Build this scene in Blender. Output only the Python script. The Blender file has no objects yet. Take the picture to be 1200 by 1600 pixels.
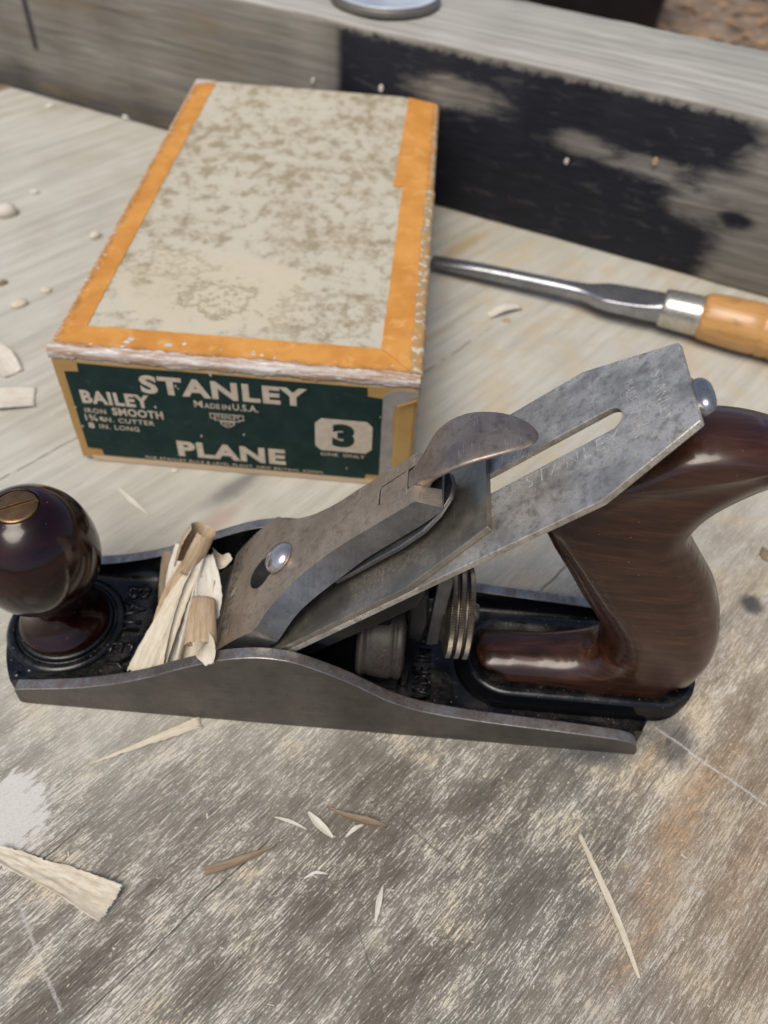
import bpy, bmesh, math, random
import numpy as np
from mathutils import Vector, Matrix, noise as mnoise

S = 0.001                       # everything below is written in millimetres
scene = bpy.context.scene
col = scene.collection
random.seed(7)
rng = np.random.default_rng(7)

# ------------------------------------------------------------------ camera
CAM_H, PITCH, ROLL, FPX = 0.2483, 0.8573, 0.0759, 1268.0
Fv = Vector((0, math.cos(PITCH), -math.sin(PITCH)))
R0 = Vector((1, 0, 0)); U0 = R0.cross(Fv)
Rv = R0 * math.cos(ROLL) + U0 * math.sin(ROLL)
Uv = -R0 * math.sin(ROLL) + U0 * math.cos(ROLL)
cam = bpy.data.cameras.new("camera")
cam_ob = bpy.data.objects.new("camera", cam); col.objects.link(cam_ob)
cam_ob.matrix_world = Matrix(((Rv.x, Uv.x, -Fv.x, 0), (Rv.y, Uv.y, -Fv.y, 0), (Rv.z, Uv.z, -Fv.z, CAM_H), (0, 0, 0, 1)))
cam.sensor_fit = 'VERTICAL'; cam.sensor_height = 36.0; cam.sensor_width = 36.0
cam.lens = FPX / 1600 * 36.0
cam.clip_start = 0.01; cam.clip_end = 200
cam.dof.use_dof = True; cam.dof.focus_distance = 0.212; cam.dof.aperture_fstop = 13.5
cam.dof.aperture_blades = 0
scene.camera = cam_ob

# ------------------------------------------------------------------ light
SUN_EL, SUN_AZ = math.radians(64), math.radians(205)     # azimuth from +y, clockwise
world = bpy.data.worlds.new("World"); scene.world = world; world.use_nodes = True
wn = world.node_tree
sky = wn.nodes.new('ShaderNodeTexSky'); sky.sky_type = 'NISHITA'; sky.sun_disc = False
sky.sun_elevation = SUN_EL; sky.sun_rotation = SUN_AZ
sky.air_density = 0.55; sky.dust_density = 2.5; sky.ozone_density = 1.0
bg = wn.nodes['Background']; bg.inputs['Strength'].default_value = 0.085
wn.links.new(sky.outputs[0], bg.inputs['Color'])
sun = bpy.data.lights.new("sun", 'SUN'); sun.energy = 1.5; sun.angle = math.radians(36)
sun.color = (1.0, 0.945, 0.82)
sun_ob = bpy.data.objects.new("sun", sun); col.objects.link(sun_ob)
sd = Vector((math.sin(SUN_AZ) * math.cos(SUN_EL), math.cos(SUN_AZ) * math.cos(SUN_EL), math.sin(SUN_EL)))
sun_ob.rotation_euler = sd.to_track_quat('Z', 'Y').to_euler()
sun_ob.location = sd * 3
scene.view_settings.view_transform = 'Standard'
scene.view_settings.look = 'None'
scene.view_settings.gamma = 1.0
scene.view_settings.use_curve_mapping = False
scene.view_settings.exposure = 0.8
scene.cycles.max_bounces = 5; scene.cycles.diffuse_bounces = 2; scene.cycles.glossy_bounces = 3; scene.cycles.transmission_bounces = 2

# ------------------------------------------------------------------ node helper
class G:
    def __init__(s, name):
        s.m = bpy.data.materials.new(name); s.m.use_nodes = True
        s.t = s.m.node_tree; s.b = s.t.nodes['Principled BSDF']
        s.n = s.t.nodes.new; s.l = s.t.links.new
    def put(s, sock, v):
        if isinstance(v, bpy.types.NodeSocket): s.l(v, sock)
        elif isinstance(v, (tuple, list)) and len(v) == 3 and sock.type == 'RGBA': sock.default_value = (*v, 1)
        else: sock.default_value = v
    def mm(s, scale=(1, 1, 1), rot=0.0, loc=(0, 0, 0)):
        tc = s.n('ShaderNodeTexCoord')
        a = s.n('ShaderNodeVectorMath'); a.operation = 'SCALE'; s.l(tc.outputs['Object'], a.inputs[0]); a.inputs['Scale'].default_value = 1000
        v = a.outputs[0]
        if loc != (0, 0, 0):
            q = s.n('ShaderNodeVectorMath'); q.operation = 'SUBTRACT'; s.l(v, q.inputs[0]); q.inputs[1].default_value = loc; v = q.outputs[0]
        if rot:
            q = s.n('ShaderNodeVectorRotate'); q.rotation_type = 'Z_AXIS'; q.inputs['Angle'].default_value = rot; s.l(v, q.inputs['Vector']); v = q.outputs[0]
        if scale != (1, 1, 1):
            q = s.n('ShaderNodeVectorMath'); q.operation = 'MULTIPLY'; s.l(v, q.inputs[0]); q.inputs[1].default_value = scale; v = q.outputs[0]
        return v
    def mul(s, v, sc):
        q = s.n('ShaderNodeVectorMath'); q.operation = 'MULTIPLY'; s.l(v, q.inputs[0]); q.inputs[1].default_value = sc; return q.outputs[0]
    def xyz(s, v):
        q = s.n('ShaderNodeSeparateXYZ'); s.l(v, q.inputs[0]); return q.outputs
    def noise(s, v, scale=1.0, detail=3.0, rough=0.55, dist=0.0):
        q = s.n('ShaderNodeTexNoise'); s.l(v, q.inputs['Vector']); q.inputs['Scale'].default_value = scale
        q.inputs['Detail'].default_value = detail; q.inputs['Roughness'].default_value = rough; q.inputs['Distortion'].default_value = dist
        return q.outputs['Fac']
    def vor(s, v, scale=1.0):
        q = s.n('ShaderNodeTexVoronoi'); s.l(v, q.inputs['Vector']); q.inputs['Scale'].default_value = scale; return q.outputs['Distance']
    def ramp(s, f, stops, interp='LINEAR'):
        q = s.n('ShaderNodeValToRGB'); q.color_ramp.interpolation = interp; s.put(q.inputs[0], f)
        e = q.color_ramp.elements
        while len(e) < len(stops): e.new(0.5)
        for i, (p, c) in enumerate(stops):
            e[i].position = p; e[i].color = (c, c, c, 1) if isinstance(c, (int, float)) else (*c, 1)
        return q.outputs[0]
    def mix(s, f, a, b, blend='MIX'):
        q = s.n('ShaderNodeMix'); q.data_type = 'RGBA'; q.blend_type = blend; q.clamp_factor = True
        s.put(q.inputs[0], f); s.put(q.inputs[6], a); s.put(q.inputs[7], b); return q.outputs[2]
    def f(s, op, a, b=0.0, c=0.0, clamp=False):
        q = s.n('ShaderNodeMath'); q.operation = op; q.use_clamp = clamp
        s.put(q.inputs[0], a); s.put(q.inputs[1], b); s.put(q.inputs[2], c); return q.outputs[0]
    def step(s, v, lo, hi):
        q = s.n('ShaderNodeMapRange'); q.interpolation_type = 'SMOOTHSTEP'; s.put(q.inputs[0], v)
        q.inputs[1].default_value = lo; q.inputs[2].default_value = hi; return q.outputs[0]
    def spot(s, v, c, rad, soft, warp=None, amp=0.0, rot=0.0):
        """1 inside an ellipse at c with radii rad (mm), soft edge; noise-warped"""
        q = s.n('ShaderNodeVectorMath'); q.operation = 'SUBTRACT'; s.l(v, q.inputs[0]); q.inputs[1].default_value = (c[0], c[1], c[2] if len(c) > 2 else 0); w = q.outputs[0]
        if rot:
            r = s.n('ShaderNodeVectorRotate'); r.rotation_type = 'Z_AXIS'; r.inputs['Angle'].default_value = rot; s.l(w, r.inputs['Vector']); w = r.outputs[0]
        w = s.mul(w, (1 / rad[0], 1 / rad[1], 1 / rad[2] if len(rad) > 2 else 0))
        L = s.n('ShaderNodeVectorMath'); L.operation = 'LENGTH'; s.l(w, L.inputs[0]); d = L.outputs['Value']
        if warp is not None: d = s.f('MULTIPLY_ADD', s.f('SUBTRACT', warp, 0.5), amp, d)
        return s.f('SUBTRACT', 1.0, s.step(d, 1 - soft, 1 + soft))
    def out(s, color, rough=0.5, metal=0.0, bump=None, **kw):
        s.put(s.b.inputs['Base Color'], color); s.put(s.b.inputs['Roughness'], rough); s.put(s.b.inputs['Metallic'], metal)
        for k, v in kw.items(): s.put(s.b.inputs[k.replace('_', ' ')], v)
        if bump:
            q = s.n('ShaderNodeBump'); s.put(q.inputs['Height'], bump[0]); q.inputs['Strength'].default_value = bump[1]; q.inputs['Distance'].default_value = bump[2] * S
            s.l(q.outputs[0], s.b.inputs['Normal'])
        return s.m

# ------------------------------------------------------------------ mesh helpers
def link(o, parent=None):
    col.objects.link(o)
    if parent is not None: o.parent = parent
    return o
def mk(name, verts, faces, mats, parent=None, smooth=False, bevel=0.0, segs=2, fmat=None, solid=0.0, angle=35):
    me = bpy.data.meshes.new(name)
    me.from_pydata([tuple(float(c) * S for c in v) for v in verts], [], faces)
    for m in (mats if isinstance(mats, (list, tuple)) else [mats]): me.materials.append(m)
    if fmat:
        for p, i in zip(me.polygons, fmat): p.material_index = i
    bm = bmesh.new(); bm.from_mesh(me); bmesh.ops.recalc_face_normals(bm, faces=bm.faces); bm.to_mesh(me); bm.free()
    if smooth or bevel: me.polygons.foreach_set('use_smooth', [True] * len(me.polygons))
    o = link(bpy.data.objects.new(name, me), parent)
    if solid:
        q = o.modifiers.new('solid', 'SOLIDIFY'); q.thickness = solid * S; q.offset = 0
    if bevel:
        q = o.modifiers.new('bevel', 'BEVEL'); q.width = bevel * S; q.segments = segs; q.limit_method = 'ANGLE'; q.angle_limit = math.radians(angle); q.harden_normals = False
        q = o.modifiers.new('wn', 'WEIGHTED_NORMAL'); q.keep_sharp = True
    return o
def empty(name, loc, rz, label, cat, group=None):
    o = bpy.data.objects.new(name, None); col.objects.link(o); o.empty_display_size = 0.02
    o.location = [c * S for c in loc]; o.rotation_euler = (0, 0, rz); tag(o, label, cat, group); return o
def tag(o, label, cat, group=None):
    o['label'] = label; o['category'] = cat
    if group: o['group'] = group
    return o
def catmull(P, n=6, closed=False):
    P = [np.array(p, float) for p in P]; out = []; N = len(P)
    for i in range(N if closed else N - 1):
        if closed: a, b, c, d = P[i - 1], P[i], P[(i + 1) % N], P[(i + 2) % N]
        else: a, b, c, d = P[max(i - 1, 0)], P[i], P[i + 1], P[min(i + 2, N - 1)]
        for k in range(n):
            t = k / n
            out.append(0.5 * (2 * b + (c - a) * t + (2 * a - 5 * b + 4 * c - d) * t * t + (3 * b - a - 3 * c + d) * t ** 3))
    if not closed: out.append(P[-1])
    return out
def prism(outline, lo, hi, place):
    """outline 2D list, extruded lo..hi, place(a,b,h)->xyz"""
    n = len(outline)
    v = [place(a, b, lo) for a, b in outline] + [place(a, b, hi) for a, b in outline]
    f = [list(range(n))[::-1], list(range(n, 2 * n))] + [[i, (i + 1) % n, n + (i + 1) % n, n + i] for i in range(n)]
    return v, f
def lathe(profile, c, axis='z', n=64):
    v = []; f = []; m = len(profile)
    for k in range(n):
        a = 2 * math.pi * k / n
        for r, h in profile:
            if axis == 'z': v.append((c[0] + r * math.cos(a), c[1] + r * math.sin(a), c[2] + h))
            else: v.append((c[0] + h, c[1] + r * math.cos(a), c[2] + r * math.sin(a)))
    for k in range(n):
        for j in range(m - 1):
            f.append([k * m + j, ((k + 1) % n) * m + j, ((k + 1) % n) * m + j + 1, k * m + j + 1])
    f.append([k * m for k in range(n)]); f.append([k * m + m - 1 for k in range(n)][::-1])
    return v, f
def grid(nu, nv, fn):
    v = [fn(i / (nu - 1), j / (nv - 1)) for i in range(nu) for j in range(nv)]
    f = [[i * nv + j, (i + 1) * nv + j, (i + 1) * nv + j + 1, i * nv + j + 1] for i in range(nu - 1) for j in range(nv - 1)]
    return v, f
def loft(rings, caps=True):
    n = len(rings[0]); v = [p for r in rings for p in r]; f = []
    for i in range(len(rings) - 1):
        for j in range(n): f.append([i * n + j, i * n + (j + 1) % n, (i + 1) * n + (j + 1) % n, (i + 1) * n + j])
    if caps: f.append(list(range(n))[::-1]); f.append([(len(rings) - 1) * n + j for j in range(n)])
    return v, f
def cut(o, cutters):
    for c in cutters:
        q = o.modifiers.new('cut', 'BOOLEAN'); q.operation = 'DIFFERENCE'; q.solver = 'EXACT'; q.object = c
    dg = bpy.context.evaluated_depsgraph_get(); dg.update()
    me = bpy.data.meshes.new_from_object(o.evaluated_get(dg))
    o.modifiers.clear(); o.data = me
    for c in cutters: bpy.data.objects.remove(c)
def bevel_mod(o, w, segs=2, angle=35):
    o.data.polygons.foreach_set('use_smooth', [True] * len(o.data.polygons))
    q = o.modifiers.new('bevel', 'BEVEL'); q.width = w * S; q.segments = segs; q.limit_method = 'ANGLE'; q.angle_limit = math.radians(angle)
    q = o.modifiers.new('wn', 'WEIGHTED_NORMAL')
def text(name, s, fit, frame, mat, parent, ext=0.1, bold=0.0, space=1.0, smooth=False):
    """fit=(u0,v0,u1,v1) in mm in the frame (origin, right, up, normal)"""
    cu = bpy.data.curves.new(name, 'FONT'); cu.body = s; cu.size = 10; cu.offset = bold; cu.space_character = space; cu.resolution_u = 4
    o = bpy.data.objects.new(name, cu); col.objects.link(o)
    dg = bpy.context.evaluated_depsgraph_get(); dg.update()
    me = bpy.data.meshes.new_from_object(o.evaluated_get(dg)); bpy.data.objects.remove(o)
    bm = bmesh.new(); bm.from_mesh(me)
    bmesh.ops.dissolve_limit(bm, angle_limit=0.01, verts=bm.verts, edges=bm.edges)
    r = bmesh.ops.extrude_face_region(bm, geom=bm.faces[:])
    top = [g for g in r['geom'] if isinstance(g, bmesh.types.BMVert)]
    for v in top: v.co.z = 1.0
    xs = [v.co.x for v in bm.verts]; ys = [v.co.y for v in bm.verts]
    x0, x1, y0, y1 = min(xs), max(xs), min(ys), max(ys)
    O, Rr, Uu, Nn = [np.array(a, float) for a in frame]
    for v in bm.verts:
        u = fit[0] + (v.co.x - x0) / (x1 - x0) * (fit[2] - fit[0]); w = fit[1] + (v.co.y - y0) / (y1 - y0) * (fit[3] - fit[1])
        v.co = Vector((O + Rr * u + Uu * w + Nn * (ext * v.co.z)) * S)
    bmesh.ops.recalc_face_normals(bm, faces=bm.faces)
    bm.to_mesh(me); bm.free(); me.materials.clear(); me.materials.append(mat)
    me.polygons.foreach_set('use_smooth', [smooth] * len(me.polygons))
    return link(bpy.data.objects.new(name, me), parent)
def nz(x, y=0.0, z=0.0): return mnoise.noise(Vector((x, y, z)))

# ------------------------------------------------------------------ materials
def wood_table():
    g = G('weathered_plywood'); A = -math.radians(50)
    P = g.mm(); Q = g.mm(rot=A)                         # Q.x along the grain, Q.y across
    big = g.noise(g.mul(P, (0.013, 0.013, 0)), 1, 3, 0.6)
    mid = g.noise(g.mul(Q, (0.02, 0.10, 0)), 1, 4, 0.6, 0.4)
    warp = g.noise(g.mul(P, (0.05, 0.05, 0)), 1, 4, 0.6)
    st = g.noise(g.mul(Q, (0.19, 1.85, 0)), 1, 5.0, 0.70, 0.15)
    st2 = g.noise(g.mul(Q, (1.1, 3.2, 0)), 1, 4, 0.74, 0.2); grn = g.noise(g.mul(P, (2.6, 2.6, 0)), 1, 2, 0.7)
    soft = g.noise(g.mul(Q, (0.012, 0.16, 0)), 1, 3, 0.55)
    x, y, z = g.xyz(P)
    # how raw the veneer is worn: near and right part raw, far left part weathered smooth
    raw = g.step(g.f('ADD', g.f('ADD', g.f('MULTIPLY', y, -0.010), g.f('MULTIPLY', x, 0.0030)), g.f('MULTIPLY', big, 1.3)), -1.75, -0.15)
    base = g.ramp(mid, [(0.25, (0.165, 0.152, 0.126)), (0.5, (0.240, 0.223, 0.188)), (0.75, (0.335, 0.312, 0.265))])
    GA = -math.radians(50)
    stain = None
    for cen, rad, k in (((0, 82), (44, 17), 0.55), ((-22, 66), (50, 9), 0.35), ((42, 92), (40, 22), 0.5), ((60, 74), (50, 13), 0.45), ((-62, 88), (36, 20), 0.2), ((20, 56), (40, 8), 0.45), ((-60, 55), (60, 7), 0.4)):
        e = g.f('MULTIPLY', g.spot(P, cen, rad, 0.8, warp, 2.4, GA), k); stain = e if stain is None else g.f('MAXIMUM', stain, e)
    base = g.mix(stain, base, g.mix(g.step(x, 10, 60), (0.060, 0.045, 0.032), (0.058, 0.055, 0.050)))
    base = g.mix(g.f('MULTIPLY', g.step(g.f('ADD', x, g.f('MULTIPLY', warp, 40)), 85, 130), 0.75), base, g.mix(g.step(mid, 0.35, 0.65), (0.27, 0.205, 0.14), (0.37, 0.285, 0.185)))
    dark = g.ramp(mid, [(0.3, (0.062, 0.050, 0.037)), (0.7, (0.125, 0.103, 0.076))])
    lightc = g.mix(g.step(warp, 0.46, 0.68), (0.67, 0.64, 0.57), (0.66, 0.575, 0.425))
    lum = g.f('ADD', g.f('ADD', g.f('MULTIPLY', st, 0.55), g.f('MULTIPLY', st2, 0.33)), g.f('MULTIPLY', grn, 0.12))
    thr = g.f('MULTIPLY_ADD', stain, 0.045, g.f('MULTIPLY_ADD', g.f('SUBTRACT', mid, 0.5), -0.20, g.f('MULTIPLY_ADD', g.f('SUBTRACT', warp, 0.5), -0.17, -0.004)))
    hi = g.step(g.f('SUBTRACT', lum, thr), 0.512, 0.548)
    lo = g.step(g.f('SUBTRACT', lum, thr), 0.465, 0.40)
    rawc = g.mix(g.f('MULTIPLY', hi, 0.88), base, lightc)
    rawc = g.mix(g.f('MULTIPLY', lo, 0.75), rawc, dark)
    gl = g.noise(g.mul(Q, (0.010, 1.1, 0)), 1, 3, 0.7, 0.05); gl2 = g.noise(g.mul(Q, (0.006, 0.25, 0)), 1, 3, 0.6, 0.1)
    rawc = g.mix(g.f('MULTIPLY', g.step(gl, 0.57, 0.66), 0.55), rawc, (0.085, 0.068, 0.050))
    rawc = g.mix(g.f('MULTIPLY', g.step(gl, 0.43, 0.34), 0.30), rawc, (0.50, 0.465, 0.39)); rawc = g.mix(g.f('MULTIPLY', g.step(gl2, 0.55, 0.68), 0.35), rawc, (0.14, 0.115, 0.085))
    grey = g.ramp(soft, [(0.3, (0.37, 0.355, 0.305)), (0.5, (0.46, 0.445, 0.39)), (0.72, (0.52, 0.505, 0.445))])
    grey = g.mix(g.f('MULTIPLY', g.step(g.noise(g.mul(Q, (0.05, 0.7, 0)), 1, 3, 0.6, 0.3), 0.52, 0.72), 0.3), grey, (0.24, 0.215, 0.17))
    grey = g.mix(g.f('MULTIPLY', g.step(lum, 0.50, 0.60), 0.18), grey, (0.62, 0.60, 0.54)); grey = g.mix(g.f('MULTIPLY', g.step(big, 0.48, 0.66), 0.35), grey, (0.33, 0.285, 0.215))
    warm = g.mix(g.f('MULTIPLY', g.step(warp, 0.45, 0.65), 0.5), grey, (0.47, 0.37, 0.235))
    far = g.mix(g.step(x, -60, 40), grey, warm)
    c = g.mix(raw, far, rawc)
    # stains with shapes of their own
    def st_(cen, rad, colr, k, soft=0.5, amp=1.1, rot=0.0):
        nonlocal c
        c = g.mix(g.f('MULTIPLY', g.spot(P, cen, rad, soft, warp, amp, rot), k), c, colr)
    st_((74, 121), (13, 8), (0.045, 0.05, 0.055), 0.75, 0.6, 1.6)
    st_((101, 124), (8, 9), (0.05, 0.052, 0.056), 0.7, 0.6, 1.8)
    st_((141.6, 183), (4.2, 4.6), (0.035, 0.036, 0.045), 0.85, 0.45, 1.0)
    st_((-60, 224), (16, 4), (0.07, 0.07, 0.075), 0.6, 0.6, 1.4, GA)
    st_((-22, 206), (14, 3.5), (0.08, 0.08, 0.085), 0.6, 0.6, 1.4, GA)
    st_((-64, 205), (9, 4), (0.40, 0.26, 0.22), 0.5, 0.6, 1.4, GA)
    st_((-30, 150), (40, 10), (0.34, 0.29, 0.22), 0.35, 0.6, 1.4, GA)
    st_((34, 420), (18, 5), (0.34, 0.22, 0.08), 0.6, 0.6, 1.6, -0.9)
    orange = g.mix(g.step(lum, 0.42, 0.6), (0.36, 0.19, 0.08), (0.66, 0.40, 0.19))
    for cen, rad, k in (((103, 104), (17, 4.5), 0.8), ((92, 84), (16, 3.5), 0.65), ((84, 66), (20, 3), 0.6), ((118, 118), (14, 4), 0.35), ((92, 118), (9, 2), 0.5), ((122, 92), (24, 6), 0.3)):
        c = g.mix(g.f('MULTIPLY', g.f('MULTIPLY', g.spot(P, cen, rad, 0.6, warp, 1.6, GA), g.step(lum, 0.47, 0.56)), k), c, orange)
    brd = g.step(g.f('ADD', g.xyz(Q)[1], g.f('MULTIPLY', warp, 2.0)), -5.0, -6.0)   # darker veneer strip to the right
    c = g.mix(g.f('MULTIPLY', brd, 0.28), c, (0.20, 0.15, 0.11))
    # white paint
    wp = g.f('MULTIPLY', g.spot(P, (-105, 83), (11, 14), 0.12, g.noise(g.mul(Q, (0.15, 0.6, 0)), 1, 3), 2.2), 0.9)
    c = g.mix(g.f('MULTIPLY', wp, g.step(st2, 0.30, 0.44)), c, (0.60, 0.585, 0.55))
    # veneer joints / checks along the grain
    qx, qy, qz = g.xyz(Q)
    wob = g.f('MULTIPLY', g.f('SUBTRACT', g.noise(g.mul(Q, (0.05, 0.02, 0)), 1, 2), 0.5), 2.4)
    crack = None
    for off, u0, u1, wd in ((74.0, -30, 58, 0.22), (70.0, 170, 330, 0.35), (116, -80, 20, 0.15), (185, 200, 300, 0.3), (259, -20, 200, 0.3)):
        d = g.f('ABSOLUTE', g.f('SUBTRACT', g.f('ADD', qy, wob), off))
        e = g.f('SUBTRACT', 1.0, g.step(d, wd * 0.5, wd * 1.5))
        e = g.f('MULTIPLY', e, g.f('MULTIPLY', g.step(qx, u0, u0 + 15), g.step(qx, u1, u1 - 15)))
        e = g.f('MULTIPLY', e, g.step(g.noise(g.mul(Q, (0.11, 0.3, 0)), 1, 2), 0.33, 0.5))
        crack = e if crack is None else g.f('MAXIMUM', crack, e)
    c = g.mix(g.f('MULTIPLY', crack, 0.75), c, (0.05, 0.04, 0.032))
    # pale knife scratches across the grain
    for cen, ang, half, wd, cc in (((112.5, 116.3), -37.7, 22, 0.45, (0.62, 0.62, 0.60)), ((-84, 48), -52, 18, 0.5, (0.55, 0.53, 0.50)), ((4, 55), -66, 7, 0.22, (0.03, 0.026, 0.022)), ((20, 86), -38, 10, 0.25, (0.05, 0.04, 0.032)), ((-12, 76), 88, 14, 0.2, (0.16, 0.10, 0.06))):
        V = g.mm(rot=-math.radians(ang), loc=(cen[0], cen[1], 0)); vx, vy, vz = g.xyz(V)
        d = g.f('ABSOLUTE', g.f('ADD', vy, g.f('MULTIPLY', g.f('SUBTRACT', warp, 0.5), 3.0)))
        e = g.f('MULTIPLY', g.f('SUBTRACT', 1.0, g.step(d, wd * 0.4, wd * 1.4)), g.f('SUBTRACT', 1.0, g.step(g.f('ABSOLUTE', vx), half * 0.8, half)))
        c = g.mix(g.f('MULTIPLY', g.f('MULTIPLY', e, g.step(st2, 0.38, 0.58)), 0.75), c, cc)
    h = g.f('SUBTRACT', g.f('ADD', g.f('MULTIPLY', lum, g.f('MULTIPLY_ADD', raw, 0.8, 0.2)), g.f('MULTIPLY', hi, 0.05)), g.f('MULTIPLY', crack, 0.6))
    return g.out(c, g.f('MULTIPLY_ADD', lum, 0.3, 0.55), 0, (h, 0.8, 0.5), Specular_IOR_Level=0.25)

def metal(name, c1, c2, rough=0.4, pit=0.0, pitc=(0.05, 0.04, 0.03), brush=(0.05, 1.5, 1.5), rvar=0.2, mott=0.08, metalness=0.82, bumpk=0.15, speck=0.35, mk2=0.3, scratch=(2.2, 0.10, 2.2)):
    g = G(name); P = g.mm()
    n1 = g.noise(g.mul(P, (mott,) * 3), 1, 5, 0.65)
    br = g.noise(g.mul(P, brush), 1, 3, 0.6)
    sp = g.noise(g.mul(P, (speck * 4,) * 3), 1, 4, 0.7)
    m2 = g.noise(g.mul(P, (mott * 5,) * 3), 1, 5, 0.7)
    c = g.mix(g.step(n1, 0.35, 0.65), c1, c2)
    c = g.mix(g.f('MULTIPLY', g.step(m2, 0.47, 0.68), mk2), c, tuple(v * 0.42 for v in c1))
    c = g.mix(g.f('MULTIPLY', g.f('SUBTRACT', br, 0.5), 0.9), c, (0, 0, 0)) if False else g.mix(g.f('MULTIPLY', g.step(br, 0.45, 0.75), 0.25), c, tuple(v * 0.55 for v in c1))
    scr_ = g.noise(g.mul(P, scratch), 1, 2, 0.8); c = g.mix(g.f('MULTIPLY', g.step(scr_, 0.62, 0.72), 0.35), c, tuple(min(1, v * 1.9) for v in c2))
    pm = g.f('MULTIPLY', g.f('MULTIPLY', g.step(sp, 0.50, 0.66), g.step(n1, 0.42, 0.62)), pit)
    c = g.mix(pm, c, pitc)
    r = g.f('ADD', rough - rvar / 2, g.f('MULTIPLY', g.f('ADD', g.f('MULTIPLY', sp, 0.6), g.f('MULTIPLY', n1, 0.4)), rvar), clamp=True)
    r = g.f('ADD', r, g.f('MULTIPLY', pm, 0.3), clamp=True)
    h = g.f('SUBTRACT', g.f('ADD', g.f('MULTIPLY', br, 0.5), g.f('MULTIPLY', sp, 0.5)), g.f('MULTIPLY', pm, 0.8))
    return g.out(c, r, g.f('MULTIPLY_ADD', pm, -0.6, metalness), (h, bumpk, 0.12))

M = {}
M['table'] = wood_table()
M['side'] = metal('plane_side_steel', (0.125, 0.115, 0.102), (0.165, 0.152, 0.135), 0.48, 0.35, (0.06, 0.045, 0.035), (0.04, 1.0, 1.6), 0.2, 0.05, scratch=(0.05, 2.2, 2.2), mk2=0.3, bumpk=0.25)
M['rim'] = metal('plane_rim_steel', (0.42, 0.40, 0.37), (0.25, 0.21, 0.185), 0.36, 0.6, (0.07, 0.05, 0.04), (0.6, 0.6, 0.6), 0.3, 0.18, bumpk=0.4, mk2=0.65)
M['iron'] = metal('blade_steel', (0.44, 0.41, 0.36), (0.76, 0.72, 0.645), 0.46, 0.9, (0.095, 0.072, 0.05), (0.35, 0.35, 0.35), 0.25, 0.075, speck=0.4, bumpk=0.25, mk2=0.6)
M['cap'] = metal('chipbreaker_steel', (0.26, 0.245, 0.215), (0.44, 0.40, 0.335), 0.32, 0.6, (0.10, 0.075, 0.04), (0.1, 1.6, 0.1), 0.2, 0.05)
M['lever'] = metal('lever_cap_top', (0.40, 0.33, 0.255), (0.50, 0.42, 0.335), 0.47, 0.5, (0.09, 0.07, 0.055), (0.9, 0.9, 0.9), 0.2, 0.07, speck=0.5, bumpk=0.4, mk2=0.45)
M['leverside'] = metal('lever_cap_side_shaded', (0.15, 0.15, 0.152), (0.24, 0.235, 0.23), 0.36, 0.35, (0.06, 0.05, 0.045), (1.4, 0.1, 0.1), 0.2, 0.07)  # lever cap sides: dark reflections painted in as a darker, bluer steel
M['cam'] = metal('cam_lever_steel', (0.24, 0.20, 0.175), (0.34, 0.29, 0.25), 0.44, 0.55, (0.075, 0.06, 0.05), (0.8, 0.8, 0.8), 0.2, 0.1, speck=0.7, bumpk=0.45, mk2=0.5)
M['bright'] = metal('bright_nickel', (0.56, 0.54, 0.54), (0.42, 0.39, 0.38), 0.16, 0.25, (0.12, 0.09, 0.07), (0.5, 0.5, 0.5), 0.1, 0.3, bumpk=0.1)
M['nut'] = metal('aged_brass_nut', (0.125, 0.108, 0.085), (0.19, 0.165, 0.13), 0.40, 0.5, (0.07, 0.055, 0.04), (0.4, 0.4, 0.4), 0.2, 0.15)
M['brass'] = metal('worn_brass', (0.24, 0.145, 0.07), (0.15, 0.085, 0.042), 0.38, 0.5, (0.09, 0.05, 0.03), (0.8, 0.8, 0.8), 0.2, 0.25, bumpk=0.3)
M['dirty'] = metal('dirty_frog_seat', (0.046, 0.040, 0.032), (0.016, 0.015, 0.014), 0.55, 0.8, (0.11, 0.055, 0.022), (0.3, 0.3, 0.3), 0.2, 0.16, metalness=0.35, mk2=0.8)
M['blade'] = metal('screwdriver_steel', (0.36, 0.37, 0.39), (0.26, 0.265, 0.28), 0.27, 0.5, (0.06, 0.055, 0.05), (0.08, 0.8, 0.8), 0.2, 0.06)
M['ferrule'] = metal('nickel_ferrule', (0.60, 0.57, 0.50), (0.50, 0.47, 0.41), 0.25, 0.3, (0.2, 0.16, 0.1), (0.8, 0.2, 0.2), 0.15, 0.1)

def japan():
    g = G('black_japanning'); P = g.mm()
    d = g.noise(g.mul(P, (0.10,) * 3), 1, 5, 0.65); sp = g.noise(g.mul(P, (1.5,) * 3), 1, 3, 0.7)
    nrm = g.n('ShaderNodeNewGeometry'); up = g.xyz(nrm.outputs['Normal'])[2]
    dust = g.f('MULTIPLY', g.f('MULTIPLY', g.step(d, 0.40, 0.70), g.step(up, 0.55, 0.95)), g.f('MULTIPLY_ADD', g.step(sp, 0.4, 0.7), 0.6, 0.4))
    spk = g.f('SUBTRACT', 1.0, g.step(g.vor(g.mul(P, (0.42,) * 3)), 0.05, 0.09))
    c = g.mix(g.f('MULTIPLY', dust, 0.42), (0.0035, 0.0038, 0.0048), (0.095, 0.086, 0.074))
    c = g.mix(g.f('MULTIPLY', g.f('MULTIPLY', spk, g.step(up, 0.3, 0.9)), 0.7), c, (0.34, 0.29, 0.22))
    r = g.f('MULTIPLY_ADD', dust, 0.38, g.f('MULTIPLY_ADD', sp, 0.10, 0.14))
    return g.out(c, r, 0, (g.noise(g.mul(P, (0.7,) * 3), 1, 3), 0.18, 0.3), Specular_IOR_Level=0.4)
M['japan'] = japan()

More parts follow.
